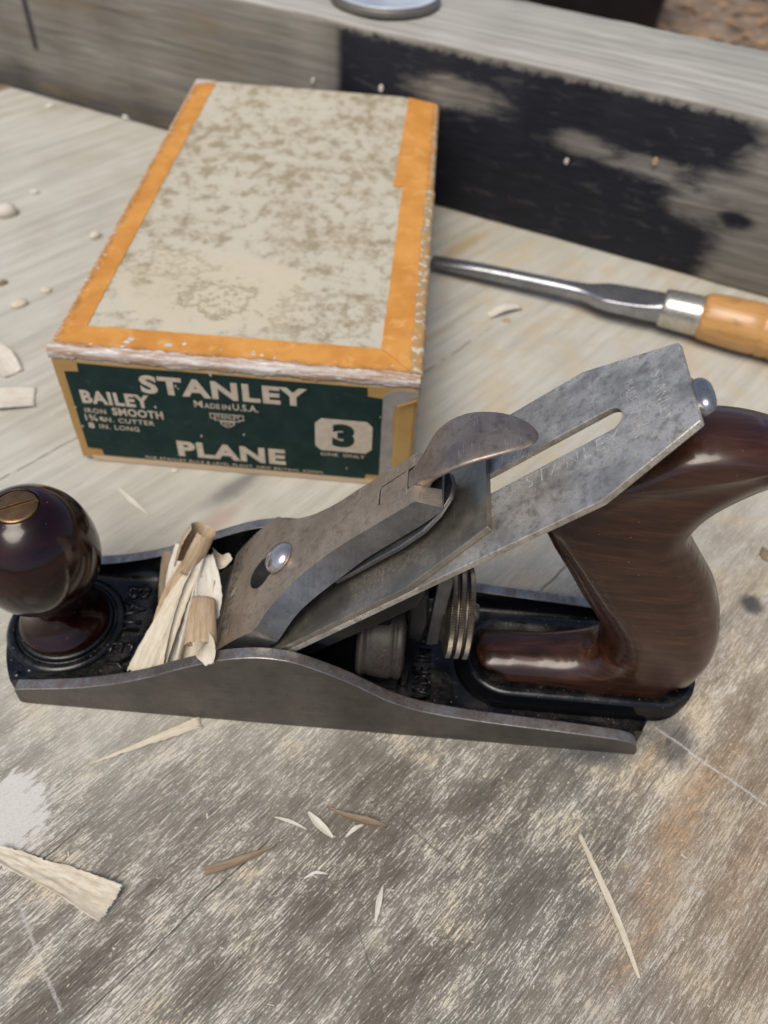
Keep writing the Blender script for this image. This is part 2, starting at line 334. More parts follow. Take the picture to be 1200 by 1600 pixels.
def rosewood(name, c1, c2, c3, axis_scale, rough, coat):
    g = G(name); P = g.mm()
    gr = g.noise(g.mul(P, axis_scale), 1, 5, 0.62, 0.6)
    pore = g.noise(g.mul(P, tuple(a * 4.5 for a in axis_scale)), 1, 3, 0.6)
    big = g.noise(g.mul(P, (0.03,) * 3), 1, 3)
    c = g.ramp(gr, [(0.28, c1), (0.5, c2), (0.72, c3)])
    c = g.mix(g.f('MULTIPLY', g.step(pore, 0.58, 0.70), 0.65), c, tuple(v * 0.3 for v in c1))
    c = g.mix(g.f('MULTIPLY', g.step(big, 0.45, 0.7), 0.3), c, tuple(v * 1.5 for v in c2))
    spk = g.f('SUBTRACT', 1.0, g.step(g.vor(g.mul(P, (0.28,) * 3)), 0.03, 0.055))
    c = g.mix(g.f('MULTIPLY', spk, 0.5), c, (0.36, 0.32, 0.27))
    sm = g.noise(g.mul(P, (0.12,) * 3), 1, 4, 0.6)
    return g.out(c, g.f('MULTIPLY_ADD', sm, 0.18, rough - 0.09), 0, (pore, 0.08, 0.2), Coat_Weight=coat, Coat_Roughness=g.f('MULTIPLY_ADD', sm, 0.12, 0.05), Specular_IOR_Level=0.3)
M['tote'] = rosewood('rosewood_tote', (0.0115, 0.0042, 0.0023), (0.032, 0.0115, 0.0060), (0.070, 0.0275, 0.0145), (0.03, 0.3, 0.42), 0.30, 0.45)
M['knob'] = rosewood('rosewood_knob', (0.0045, 0.0012, 0.0009), (0.0115, 0.0026, 0.0017), (0.027, 0.0055, 0.0032), (0.05, 0.05, 0.22), 0.18, 0.3)

def shaving(name, c1, c2):
    g = G(name); tc = g.n('ShaderNodeTexCoord'); U = tc.outputs['UV']; P = g.mm()
    a = g.noise(g.mul(U, (0.10, 0.9, 0)), 1, 4, 0.65, 0.2); b = g.noise(g.mul(U, (0.5, 4.5, 0)), 1, 3, 0.65); p = g.noise(g.mul(P, (0.25,) * 3), 1, 3)
    c = g.mix(g.step(a, 0.35, 0.65), c1, c2); c = g.mix(g.f('MULTIPLY', g.step(b, 0.52, 0.70), 0.45), c, tuple(v * 0.5 for v in c1))
    c = g.mix(g.f('MULTIPLY', g.step(p, 0.5, 0.7), 0.18), c, (c1[0] * .8, c1[1] * .66, c1[2] * .5))
    m = g.out(c, 0.72, 0, (g.f('ADD', a, b), 0.6, 0.2), Specular_IOR_Level=0.2)
    tr = g.n('ShaderNodeBsdfTranslucent'); g.l(c, tr.inputs['Color']); mx = g.n('ShaderNodeMixShader'); mx.inputs[0].default_value = 0.25
    o = g.t.nodes['Material Output']; g.l(g.b.outputs[0], mx.inputs[1]); g.l(tr.outputs[0], mx.inputs[2]); g.l(mx.outputs[0], o.inputs['Surface'])
    return m
M['shav'] = shaving('pale_shaving', (0.68, 0.60, 0.46), (0.80, 0.735, 0.61))
M['shavtan'] = shaving('tan_shaving', (0.47, 0.335, 0.205), (0.60, 0.47, 0.33))
M['shavwhite'] = shaving('white_shaving', (0.72, 0.665, 0.565), (0.82, 0.785, 0.71))
M['shavbrown'] = shaving('brown_shaving', (0.26, 0.19, 0.125), (0.37, 0.29, 0.205))

def beam_mat():
    g = G('stained_beam_wood'); P = g.mm(); x, y, z = g.xyz(P)
    gr = g.noise(g.mul(P, (0.012, 0.25, 0.25)), 1, 5, 0.6, 0.6); fib = g.noise(g.mul(P, (0.05, 1.3, 1.3)), 1, 3, 0.6)
    wp = g.noise(g.mul(P, (0.035, 0.035, 0.055)), 1, 4, 0.6, 0.5); wl = g.noise(g.mul(P, (0.010, 0.05, 0.06)), 1, 4, 0.6, 0.8); wq = g.noise(g.mul(P, (0.05, 0.16, 0.16)), 1, 5, 0.68, 0.4)
    c = g.ramp(gr, [(0.25, (0.115, 0.102, 0.082)), (0.5, (0.20, 0.184, 0.155)), (0.75, (0.29, 0.272, 0.238))])
    c = g.mix(g.f('MULTIPLY', g.step(fib, 0.5, 0.7), 0.3), c, (0.12, 0.105, 0.085))
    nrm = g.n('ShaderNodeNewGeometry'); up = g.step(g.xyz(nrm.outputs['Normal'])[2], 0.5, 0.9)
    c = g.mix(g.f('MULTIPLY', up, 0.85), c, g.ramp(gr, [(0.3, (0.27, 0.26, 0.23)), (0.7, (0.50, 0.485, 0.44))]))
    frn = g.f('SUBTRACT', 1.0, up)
    # black paint on the front face
    k = g.f('MULTIPLY', g.step(g.f('ADD', x, g.f('MULTIPLY', wq, 3.0)), -72.5, -65.5), g.step(g.f('ADD', x, g.f('MULTIPLY', wp, 50)), 195, 172))
    k = g.f('MULTIPLY', k, g.step(g.f('ADD', z, g.f('MULTIPLY', g.noise(g.mul(P, (0.14, 0.14, 0.14)), 1, 5, 0.7), 13)), 94, 90))
    for cen, rad, am in (((2, 0, 66), (24, 900, 7), 1.2), ((74, 0, 56), (15, 900, 5), 1.0), ((112, 0, 53), (18, 900, 5), 1.6), ((142, 0, 40), (16, 900, 8), 1.2), ((160, 0, 52), (24, 900, 8), 1.2), ((172, 0, 15), (16, 900, 26), 0.9)):
        k = g.f('MULTIPLY', k, g.f('SUBTRACT', 1.0, g.f('MULTIPLY', g.spot(P, cen, rad, 0.55, wq, am * 1.7), 0.9)))
    k = g.f('MAXIMUM', k, g.f('MULTIPLY', g.spot(P, (161, 0, 37), (9, 900, 5), 0.4, wp, 1.2), 1.0))
    k = g.f('MULTIPLY', g.f('MULTIPLY', k, frn), g.f('MULTIPLY_ADD', g.step(wq, 0.68, 0.55), 0.16, 0.84))
    c = g.mix(k, c, g.mix(g.step(fib, 0.4, 0.75), (0.0095, 0.0105, 0.0155), (0.019, 0.020, 0.027)))
    # saw line at the left and the darker lower edge
    st = g.f('MULTIPLY', g.f('SUBTRACT', 1.0, g.step(g.f('ABSOLUTE', g.f('ADD', x, 293)), 1.5, 3.0)), g.step(z, 29, 33))
    c = g.mix(g.f('MULTIPLY', st, 0.85), c, (0.02, 0.02, 0.024))
    lowm = g.f('MULTIPLY', g.f('MULTIPLY', g.step(g.f('ADD', z, g.f('MULTIPLY', wl, 16)), 30, 16), g.step(x, -60, -150)), frn)
    c = g.mix(g.f('MULTIPLY', lowm, 0.75), c, (0.055, 0.05, 0.047))
    yl = g.f('MULTIPLY', g.step(g.f('ADD', wl, 0.0), 0.5, 0.68), g.step(x, -80, -200))
    c = g.mix(g.f('MULTIPLY', yl, 0.6), c, (0.19, 0.14, 0.075))
    kn = g.f('MULTIPLY', g.spot(P, (-255, 0, 70), (28, 900, 16), 0.8, wl, 2.5), 0.5)
    c = g.mix(kn, c, (0.13, 0.10, 0.065))
    return g.out(c, g.f('MULTIPLY_ADD', k, -0.2, 0.78), 0, (g.f('ADD', fib, gr), 0.5, 0.6), Specular_IOR_Level=0.25)
M['beam'] = beam_mat()

def box_top():
    g = G('mottled_grey_paper'); P = g.mm()
    a = g.noise(g.mul(P, (0.155, 0.118, 0.05)), 1, 3.5, 0.58, 0.2); b = g.noise(g.mul(P, (0.024, 0.024, 0.024)), 1, 3, 0.6)
    a2 = g.noise(g.mul(P, (0.42, 0.34, 0.1)), 1, 3, 0.6); w = g.noise(g.mul(P, (0.09, 0.09, 0.09)), 1, 5, 0.65)
    f = g.noise(g.mul(P, (0.9,) * 3), 1, 4, 0.7)
    m = g.f('ADD', g.f('ADD', g.f('SUBTRACT', a, 0.5), g.f('MULTIPLY', g.f('SUBTRACT', a2, 0.5), 0.35)), g.f('MULTIPLY', g.f('SUBTRACT', b, 0.5), 0.55))
    c = g.mix(g.f('MULTIPLY', g.step(b, 0.35, 0.65), 0.5), (0.50, 0.465, 0.375), (0.43, 0.385, 0.285))
    lab = g.spot(P, (52, 44, 58), (36, 27, 900), 0.18, w, 2.2)
    m = g.f('SUBTRACT', m, g.f('MULTIPLY', lab, 0.10))
    c = g.mix(g.f('MULTIPLY', g.step(m, -0.10, 0.20), 0.80), c, (0.255, 0.205, 0.125))
    c = g.mix(g.f('MULTIPLY', lab, 0.55), c, (0.54, 0.475, 0.345))
    for cen, r1, k in (((56, 40, 58), (16, 13), 0.75), ((100, 34, 58), (20, 15), 0.5), ((30, 60, 58), (18, 10), 0.45)):
        o_ = g.spot(P, cen, (r1[0], r1[1], 900), 0.12, w, 2.6); i_ = g.spot(P, cen, (r1[0] * .84, r1[1] * .82, 900), 0.16, w, 2.6)
        c = g.mix(g.f('MULTIPLY', g.f('MULTIPLY', o_, g.f('SUBTRACT', 1.0, i_)), k), c, (0.25, 0.205, 0.125))
        c = g.mix(g.f('MULTIPLY', g.f('MULTIPLY', i_, g.step(a2, 0.47, 0.62)), k * 0.8), c, (0.27, 0.22, 0.135))
    ln = g.noise(g.mul(P, (0.04, 0.9, 0.2)), 1, 3, 0.6)
    c = g.mix(g.f('MULTIPLY', g.step(ln, 0.60, 0.72), 0.18), c, (0.62, 0.60, 0.54))
    c = g.mix(g.f('MULTIPLY', g.step(f, 0.60, 0.75), 0.22), c, (0.30, 0.265, 0.20))
    return g.out(c, 0.85, 0, (g.f('ADD', f, g.f('MULTIPLY', m, -0.6)), 0.3, 0.25), Specular_IOR_Level=0.2)
M['boxtop'] = box_top()
def paper(name, c1, c2, worn, k=0.5, sc=0.09, fine=0.7, lo=0.58, hi=0.68):
    g = G(name); P = g.mm()
    a = g.noise(g.mul(P, (sc,) * 3), 1, 5, 0.65, 0.3); f = g.noise(g.mul(P, (fine,) * 3), 1, 4, 0.7); b = g.noise(g.mul(P, (sc * 2.5,) * 3), 1, 4, 0.65)
    c = g.mix(g.step(a, 0.35, 0.65), c1, c2)
    c = g.mix(g.f('MULTIPLY', g.step(b, lo, hi), k), c, worn)
    c = g.mix(g.f('MULTIPLY', g.step(f, 0.55, 0.75), 0.2), c, tuple(v * 0.6 for v in c1))
    return g.out(c, 0.82, 0, (g.f('ADD', f, b), 0.35, 0.25), Specular_IOR_Level=0.22)
def tape():
    g = G('orange_tape_paper'); P = g.mm(); x, y, z = g.xyz(P)
    a = g.noise(g.mul(P, (0.05,) * 3), 1, 4, 0.6); b = g.noise(g.mul(P, (0.16,) * 3), 1, 5, 0.68, 0.3); f = g.noise(g.mul(P, (0.9,) * 3), 1, 4, 0.7)
    c = g.mix(g.step(a, 0.35, 0.65), (0.50, 0.215, 0.045), (0.60, 0.285, 0.070)); c = g.mix(g.f('MULTIPLY', g.step(b, 0.54, 0.70), 0.5), c, (0.68, 0.41, 0.16))
    e = g.f('MINIMUM', g.f('MINIMUM', x, g.f('SUBTRACT', 137.7, x)), y)
    c = g.mix(g.f('MULTIPLY', g.step(g.f('ADD', e, g.f('MULTIPLY', b, 9)), 9.5, 6.0), 0.65), c, (0.235, 0.115, 0.042))
    c = g.mix(g.f('MULTIPLY', g.step(g.f('ADD', e, g.f('MULTIPLY', f, 9)), 7.2, 5.4), 0.8), c, (0.56, 0.45, 0.33))
    c = g.mix(g.f('MULTIPLY', g.step(f, 0.56, 0.75), 0.25), c, (0.33, 0.15, 0.04))
    return g.out(c, 0.82, 0, (g.f('ADD', f, b), 0.4, 0.25), Specular_IOR_Level=0.22)
M['orange'] = tape()
M['tan'] = paper('ochre_box_paper', (0.36, 0.215, 0.072), (0.40, 0.25, 0.095), (0.30, 0.175, 0.07), 0.4, 0.05)
M['boxside'] = paper('worn_box_board', (0.36, 0.27, 0.15), (0.43, 0.36, 0.25), (0.58, 0.55, 0.48), 0.7, 0.12)
def worn_edge():
    g = G('torn_paper_edge'); P = g.mm()
    a = g.noise(g.mul(P, (0.045, 0.5, 0.5)), 1, 4, 0.6, 0.4); b = g.noise(g.mul(P, (0.16, 0.9, 0.9)), 1, 4, 0.7, 0.3); f = g.noise(g.mul(P, (1.4,) * 3), 1, 3, 0.7)
    c = g.ramp(a, [(0.30, (0.36, 0.205, 0.085)), (0.44, (0.40, 0.29, 0.225)), (0.54, (0.52, 0.455, 0.41)), (0.68, (0.70, 0.665, 0.615))])
    c = g.mix(g.f('MULTIPLY', g.step(b, 0.54, 0.66), 0.8), c, (0.76, 0.735, 0.69)); c = g.mix(g.f('MULTIPLY', g.step(b, 0.42, 0.32), 0.7), c, (0.24, 0.155, 0.09))
    return g.out(c, 0.9, 0, (g.f('ADD', b, f), 0.6, 0.4), Specular_IOR_Level=0.15)
M['worn'] = worn_edge()
M['wornside'] = paper('frayed_board_edge', (0.30, 0.235, 0.145), (0.44, 0.25, 0.085), (0.64, 0.575, 0.46), 0.8, 0.11, 0.9, 0.53, 0.60)
M['greyboard'] = paper('bare_grey_board', (0.235, 0.215, 0.195), (0.30, 0.275, 0.245), (0.36, 0.32, 0.26), 0.5, 0.12)
M['green'] = paper('dark_green_label', (0.0072, 0.0225, 0.0195), (0.0125, 0.033, 0.0285), (0.034, 0.060, 0.052), 0.5, 0.08, 0.9, 0.58, 0.74)
M['ink'] = paper('cream_lettering', (0.46, 0.39, 0.30), (0.54, 0.465, 0.375), (0.22, 0.20, 0.165), 0.55, 0.3, 1.4, 0.60, 0.72)
M['stamp'] = metal('stamped_mark', (0.56, 0.535, 0.48), (0.80, 0.77, 0.70), 0.40, 0.5, (0.10, 0.08, 0.06), (0.8, 0.8, 0.8), 0.2, 0.16, metalness=0.6, mk2=0.75)

def handle_wood():
    g = G('varnished_beech'); P = g.mm()
    gr = g.noise(g.mul(P, (0.035, 0.5, 0.5)), 1, 5, 0.6, 0.5); d = g.noise(g.mul(P, (0.1, 0.25, 0.25)), 1, 3)
    c = g.ramp(gr, [(0.3, (0.36, 0.17, 0.045)), (0.55, (0.50, 0.265, 0.085)), (0.75, (0.58, 0.33, 0.12))])
    c = g.mix(g.f('MULTIPLY', g.step(d, 0.58, 0.72), 0.5), c, (0.19, 0.09, 0.03))
    return g.out(c, 0.36, 0, (gr, 0.15, 0.2), Coat_Weight=0.3, Coat_Roughness=0.25)
M['handle'] = handle_wood()
def ground_mat():
    g = G('leaf_mulch_ground'); P = g.mm()
    a = g.noise(g.mul(P, (0.012,) * 3), 1, 6, 0.7); b = g.vor(g.mul(P, (0.02,) * 3))
    c = g.ramp(a, [(0.3, (0.06, 0.045, 0.032)), (0.5, (0.20, 0.145, 0.10)), (0.7, (0.36, 0.29, 0.22))])
    c = g.mix(g.step(b, 0.5, 0.2), c, (0.20, 0.125, 0.07)); return g.out(c, 0.9, 0, (a, 0.6, 20))
M['ground'] = ground_mat()
def plain(name, c, r=0.5, metalness=0.0):
    g = G(name); P = g.mm(); a = g.noise(g.mul(P, (0.05,) * 3), 1, 4, 0.6)
    return g.out(g.mix(g.step(a, 0.35, 0.7), tuple(v * 0.75 for v in c), c), r, metalness, (a, 0.1, 0.5))
M['leaf'] = plain('dry_leaf', (0.36, 0.22, 0.12), 0.8)
M['tub'] = plain('dark_blue_plastic', (0.018, 0.022, 0.036), 0.35)
M['tin'] = plain('pale_tin', (0.72, 0.77, 0.82), 0.35, 0.35)
M['tinrim'] = plain('dull_tin_rim', (0.20, 0.185, 0.16), 0.5, 0.5)

# ------------------------------------------------------------------ setting: ground, table top
def struct(o): o['kind'] = 'structure'; return o
struct(mk('ground', [(-30000, -30000, -750), (30000, -30000, -750), (30000, 60000, -750), (-30000, 60000, -750)], [[0, 1, 2, 3]], M['ground']))
lv, lf = [], []
for i in range(2600):
    x, y = rng.uniform(-1900, 2100), rng.uniform(1900, 5200); a = rng.uniform(0, 6.28); L = rng.uniform(18, 45); w = L * rng.uniform(.3, .5); z = -748 + rng.uniform(0, 14)
    t1, t2 = rng.uniform(-.4, .4, 2); ca, sa = math.cos(a), math.sin(a); b0 = len(lv)
    for u, v, h in ((-1, 0, 0), (-.3, -1, 1), (.4, -.8, 1), (1, 0, .3), (.4, .8, 1), (-.3, 1, 1)):
        lv.append((x + ca * u * L - sa * v * w, y + sa * u * L + ca * v * w, z + L * (t1 * u + t2 * v * .5) * .5 + abs(t1) * L * .6))
    lf.append([b0 + k for k in range(6)])
lo_ = mk('leaf_litter', lv, lf, M['leaf']); lo_['kind'] = 'stuff'; lo_['label'] = 'brown fallen leaves scattered on the ground behind the beam'
ga = math.radians(50); gd = np.array([math.cos(ga), math.sin(ga)]); C0 = np.array([-268.0, 598.0])
bd_ = np.array([math.cos(math.radians(-21.5)), math.sin(math.radians(-21.5))])
K = C0 + gd * 115
tb = [C0 - gd * 1150, K, K + bd_ * 1250, K + bd_ * 1250 + np.array([-300, -1300])]
v, f = prism([tuple(p) for p in tb], -18, 0, lambda a, b, h: (a, b, h))
struct(mk('table_top', v, f, M['table'], bevel=0.8))

# ------------------------------------------------------------------ beam
BA = math.radians(-21.5)
beam = empty('timber_beam', (20.7, 459.8, 0), BA, 'square weathered timber post with black stained front lying behind the box', 'timber')
def beamring(x):
    j = lambda k: 0.5 * nz(x * 0.02, k * 7.3)
    pts = []; w, h, r = 89, 89, 3.0
    for cx, cy, a0 in ((r, r, 180), (w - r, r, 270), (w - r, h - r, 0), (r, h - r, 90)):
        for k in range(4):
            a = math.radians(a0 + k * 30); rr = r + 0.8 * nz(x * 0.05, a0, k)
            pts.append((x, cx + rr * math.cos(a) + j(a0), cy + rr * math.sin(a) + j(a0 + 1) * (1 if cy > 50 else 0)))
    mn = min(p[2] for p in pts); return [(a, b, max(c, 0.05)) for a, b, c in pts]
v, f = loft([beamring(x) for x in np.linspace(-480, 560, 150)])
mk('post', v, f, M['beam'], beam, smooth=True, angle=40)
lid = empty('round_tin_lid', (-21.5, 521, 89), 0, 'pale round tin lid lying on top of the timber post', 'lid')
v, f = lathe([(29, 0), (31, 0.2), (31.6, 1.6), (31.2, 4.0), (30.4, 4.6)], (0, 0, 0.4)); mk('rim', v, f, M['tinrim'], lid, smooth=True)
v, f = lathe([(0.5, 4.2), (25, 4.2), (27, 5.2), (29.5, 5.5), (30.5, 5.2), (30.2, 4.9)], (0, 0, 0.4)); mk('disc', v, f, M['tin'], lid, smooth=True)
# far dark tub on the ground
tub = empty('plastic_tub', (560, 3250, -750), 0.2, 'dark blue plastic tub on the ground beyond the beam', 'tub')
def rr(w, d, r, z, n=6):
    return [(sx * (w - r) + r * math.cos(math.radians(a0 + k * 90 / n)), sy * (d - r) + r * math.sin(math.radians(a0 + k * 90 / n)), z) for sx, sy, a0 in ((1, 1, 0), (-1, 1, 90), (-1, -1, 180), (1, -1, 270)) for k in range(n + 1)]
v, f = loft([rr(230, 170, 50, 0), rr(255, 190, 60, 240), rr(275, 210, 60, 242), rr(278, 213, 60, 262), rr(250, 186, 55, 262), rr(225, 165, 50, 20)]); mk('basin', v, f, M['tub'], tub, smooth=True, angle=40)
for sx in (-1, 1):
    v, f = loft([[(sx * (285 + 18 * math.sin(t * math.pi)) + 8 * math.cos(a), -70 + 140 * t, 235 + 8 * math.sin(a)) for a in np.linspace(0, 6.28, 9)[:-1]] for t in np.linspace(0, 1, 9)]); mk('handle', v, f, M['tub'], tub, smooth=True)

# ------------------------------------------------------------------ cardboard box
BW, BD, BH = 137.7, 242.6, 58.1
box = empty('cardboard_box', (-127.5, 231.4, 0), -0.0148, 'worn cardboard box with orange taped edges and dark green label behind the plane', 'box')
def carton(u, k): pass
rings = []
def boxring(z):
    b = 1.0 - abs(z - 29) / 29; r = 3.0 if z > 5 else 4.5; pts = []
    tz = 0.6 if z < 30 else 0.0
    for cx, cy, a0 in ((BW - r, BD - r, 0), (r, BD - r, 90), (r, r, 180), (BW - r, r, 270)):
        for k in range(6):
            a = math.radians(a0 + k * 18); pts.append((cx + r * math.cos(a), cy + r * math.sin(a), z))
    return pts
def inset(ring, d): return [(p[0] + d * (1 if p[0] < BW / 2 else -1), p[1] + d * (1 if p[1] < BD / 2 else -1), p[2]) for p in ring]
zs = [(0.0, 2.0), (0.5, 0.8), (1.6, 0.1), (3, 0.0), (20, 0), (40, 0), (54.5, 0), (56.6, 0.25), (57.5, 0.8), (57.95, 1.6)]
rings = [inset(boxring(z), d) for z, d in zs]
v, f = loft(rings, caps=False)
n = 24; nb = len(f); last = (len(rings) - 1) * n
f.append([k for k in range(n)][::-1])
# lid: a slightly uneven grid-like fan
base_i = len(v); GX, GY = 14, 24
top_ring = [last + k for k in range(n)]
f.append(top_ring)
fm = [1] * nb + [1, 0]
for i in range(nb):
    zz = min(v[k][2] for k in f[i])
    if zz >= 54: fm[i] = 2
carton_o = mk('carton', v, f, [M['boxtop'], M['boxside'], M['wornside']], box, smooth=True, fmat=fm)
carton_o.data.polygons[len(f) - 1].use_smooth = False
def ragged(outline, amp, step=1.5, seed=0):
    out = []
    for i, p in enumerate(outline):
        q = outline[(i + 1) % len(outline)]; L = math.hypot(q[0] - p[0], q[1] - p[1]); m = max(1, int(L / step))
        nx, ny = (-(q[1] - p[1]) / (L or 1), (q[0] - p[0]) / (L or 1))
        for k in range(m):
            t = k / m; x, y = p[0] + (q[0] - p[0]) * t, p[1] + (q[1] - p[1]) * t
            d = amp * (nz(x * 0.22 + seed, y * 0.22, 3.1) + 0.6 * nz(x * 0.9 + seed, y * 0.9, 1.7)) if k else 0
            out.append((x + nx * d, y + ny * d))
    return out
def sheet(name, outline, place, lo, hi, mat, parent, amp=0.0, seed=0, bevel=0.0):
    o2 = ragged(outline, amp, seed=seed) if amp else outline
    v, f = prism(o2, lo, hi, place); return mk(name, v, f, mat, parent, bevel=bevel)
onTop = lambda a, b, h: (a, b, 57.95 + h)
onFront = lambda a, b, h: (a, -h, b)
sheet('tape_strip', [(1.2, 2.8), (10.9, 14.5), (12.6, 241), (1.2, 241.4)], onTop, 0, 0.30, M['orange'], box, 0.25, 1)
sheet('tape_strip', [(1.4, 2.4), (133.8, 2.6), (121.5, 15.4), (60, 14.9), (10.9, 14.3)], onTop, 0, 0.40, M['orange'], box, 0.25, 2)
sheet('tape_strip', [(134.3, 2.8), (133.6, 141.2), (122.6, 141.4), (121.6, 15.6)], onTop, 0, 0.34, M['orange'], box, 0.3, 3)
sheet('tape_strip', [(136.0, 139.6), (136.4, 241.2), (120.4, 241.2), (118.1, 139.2)], onTop, 0, 0.52, M['orange'], box, 0.25, 4)
fl = sheet('folded_corner', [(1.6, 233), (12.4, 239.4), (12.0, 241.1), (1.6, 241.3)], onTop, 0.3, 0.6, M['worn'], box, 0.4, 5)
# ochre paper on the front
sheet('front_paper', [(1.2, 2.2), (136.6, 2.2), (136.9, 52.6), (0.9, 53.0)], onFront, 0, 0.22, M['tan'], box, 0.25, 6)
sheet('bottom_tape', [(6.0, 0.7), (136.0, 0.6), (136.0, 3.2), (5.0, 3.4)], onFront, -0.1, 0.36, M['orange'], box, 0.2, 7)
sheet('torn_patch', [(123.9, 5.8), (129.6, 8.2), (129.8, 18), (128.6, 30), (128.2, 42.0), (129.2, 44.8), (133.5, 47.2), (137.0, 50.0), (136.8, 52.2), (127, 51.6), (124.8, 49.6), (123.4, 47.5)], onFront, 0, 0.34, M['greyboard'], box, 0.35, 8)
# the peeled paper right of it curls up at its top
def peel(u, w):
    x = 129.2 + u * 7.2; z = 6 + w * (39.2 + u * 4.2); lift = 0.35 + 1.5 * max(0, w - 0.86) ** 2 * 48 * (0.4 + 0.6 * u)
    return (x + 0.25 * nz(z * 0.5, 2), -lift, z + 0.4 * nz(x * 0.8, 9) * w)
v, f = grid(8, 30, peel); mk('peeled_flap', v, f, M['tan'], box, smooth=True, solid=0.25)
# frayed front edge
def fray(u, w):
    x = 0.2 + u * 137.0
    top = 2.9 + 1.3 * nz(x * 0.10, 1.3) + 1.2 * nz(x * 0.45, 4.4); low = 54.0 + 0.9 * nz(x * 0.12, 8.8) + 0.8 * nz(x * 0.5, 6.1) - (1.8 if abs(x - 46) < 4 else 0) * (1 - abs(x - 46) / 4)
    r = 2.2; s1 = top - r; s2 = math.pi / 2 * r; s3 = (58.1 - r) - low; T = s1 + s2 + s3; d = w * T
    if d < s1: p = (top - d, 58.3)
    elif d < s1 + s2: a = (d - s1) / r; p = (r - (r + .25) * math.sin(a), 58.1 - r + (r + .25) * math.cos(a))
    else: p = (-0.28, 58.1 - r - (d - s1 - s2))
    b = 0.03 + 0.22 * abs(nz(x * 0.16, w * 2)) + 0.10 * abs(nz(x * 0.9, w * 7, 2.2)); k = math.sin(math.pi * min(1, max(0, w)))
    return (x, p[0] - b * k * 0.8 - 0.02, p[1] + b * k * 0.5)
v, f = grid(260, 12, fray); mk('frayed_front_edge', v, f, M['worn'], box, smooth=True, solid=0.12)
def fray2(u, w):
    y = 3.0 + u * 137.5
    t = 133.2 + 1.2 * nz(y * 0.11, 3.3) + 0.9 * nz(y * 0.5, 1.4); low = 54.6 + 0.8 * nz(y * 0.2, 5.5) + 0.5 * nz(y * 0.8, 2.5); r = 2.4
    s1 = BW - r - t; s2 = math.pi / 2 * r; s3 = 58.1 - r - low; d = w * (s1 + s2 + s3)
    if d < s1: p = (t + d, 58.36)
    elif d < s1 + s2: a = (d - s1) / r; p = (BW - r + (r + .28) * math.sin(a), 58.1 - r + (r + .28) * math.cos(a))
    else: p = (BW + 0.3, 58.1 - r - (d - s1 - s2))
    b = (0.03 + 0.22 * abs(nz(y * 0.2, w * 3, 7)) + 0.12 * abs(nz(y * 1.1, w * 8))) * math.sin(math.pi * w)
    return (p[0] + b * .6, y, p[1] + b * .6)
v, f = grid(240, 10, fray2); mk('frayed_side_edge', v, f, M['wornside'], box, smooth=True, solid=0.12)
# torn white chips where the tape has rubbed off
for i in range(26):
    if i < 14: cx, cy = rng.uniform(8, 130), rng.uniform(3.2, 9)
    else: cx, cy = rng.uniform(1.6, 4.5), rng.uniform(10, 225)
    r = rng.uniform(0.5, 1.3)
    pts = [(cx + r * rng.uniform(.5, 1.4) * math.cos(a), cy + r * rng.uniform(.6, 1.6) * math.sin(a)) for a in np.linspace(0, 6.28, 9)[:-1]]
    sheet('paper_chip', pts, onTop, 0.3, 0.47, M['worn'], box)
# green label
lab = sheet('label', [(10.3, 52.2), (9.9, 48.0), (4.5, 47.6), (4.3, 8.0), (10.1, 7.5), (10.4, 4.2), (118.4, 3.5), (118.8, 6.2), (124.3, 6.4), (123.9, 47.5), (118.2, 48.0), (118.0, 52.2), (92, 52.0), (50, 52.3), (30, 51.9)], onFront, 0, 0.45, M['green'], box, 0.10, 11)
FR = ((0, -0.45, 0), (1, 0, 0), (0, 0, 1), (0, -1, 0))
ink = M['ink']
text('lettering', 'STANLEY', (32.4, 40.3, 95.6, 49.2), FR, ink, lab, 0.03, 0.42, 1.12)
text('lettering', 'BAILEY', (8.0, 32.6, 34.6, 39.2), FR, ink, lab, 0.03, 0.42, 1.12)
text('lettering', 'IRON', (7.9, 27.6, 16.2, 30.0), FR, ink, lab, 0.03, 0.12, 1.15)
text('lettering', 'SMOOTH', (18.8, 27.4, 38.8, 31.4), FR, ink, lab, 0.03, 0.32, 1.1)
text('lettering', '1\u00be', (7.2, 23.2, 12.0, 26.6), FR, ink, lab, 0.03, 0.20)
text('lettering', 'IN. CUTTER', (14.0, 23.5, 34.6, 25.9), FR, ink, lab, 0.03, 0.12, 1.15)
text('lettering', '8', (7.6, 19.3, 10.0, 22.3), FR, ink, lab, 0.03, 0.25)
text('lettering', 'IN. LONG', (12.0, 19.5, 27.9, 21.9), FR, ink, lab, 0.03, 0.12, 1.15)
for s, a, b, h in (('M', 51.9, 55.2, 3.4), ('ADE', 55.8, 61.8, 2.5), ('IN', 62.7, 65.9, 2.5), ('U.S.A.', 66.8, 76.6, 3.4)):
    text('lettering', s, (a, 35.4, b, 35.4 + h), FR, ink, lab, 0.03, 0.16, 1.05)
def ring_shape(name, outer, inner, parent):
    n = len(outer); pl = lambda p, h: (p[0], -0.45 - h, p[1])
    v = [pl(p, 0.0) for p in outer] + [pl(p, 0.0) for p in inner] + [pl(p, 0.1) for p in outer] + [pl(p, 0.1) for p in inner]; f = []
    for i in range(n):
        j = (i + 1) % n
        f += [[2 * n + i, 2 * n + j, 3 * n + j, 3 * n + i], [i, j, 2 * n + j, 2 * n + i], [n + i, 3 * n + i, 3 * n + j, n + j]]
    return mk(name, v, f, ink, parent)
bn = [(57.4, 30.2), (59.0, 30.2), (59.0, 29.4), (69.0, 29.4), (69.0, 30.2), (70.6, 30.2), (70.6, 33.0), (57.4, 33.0)]
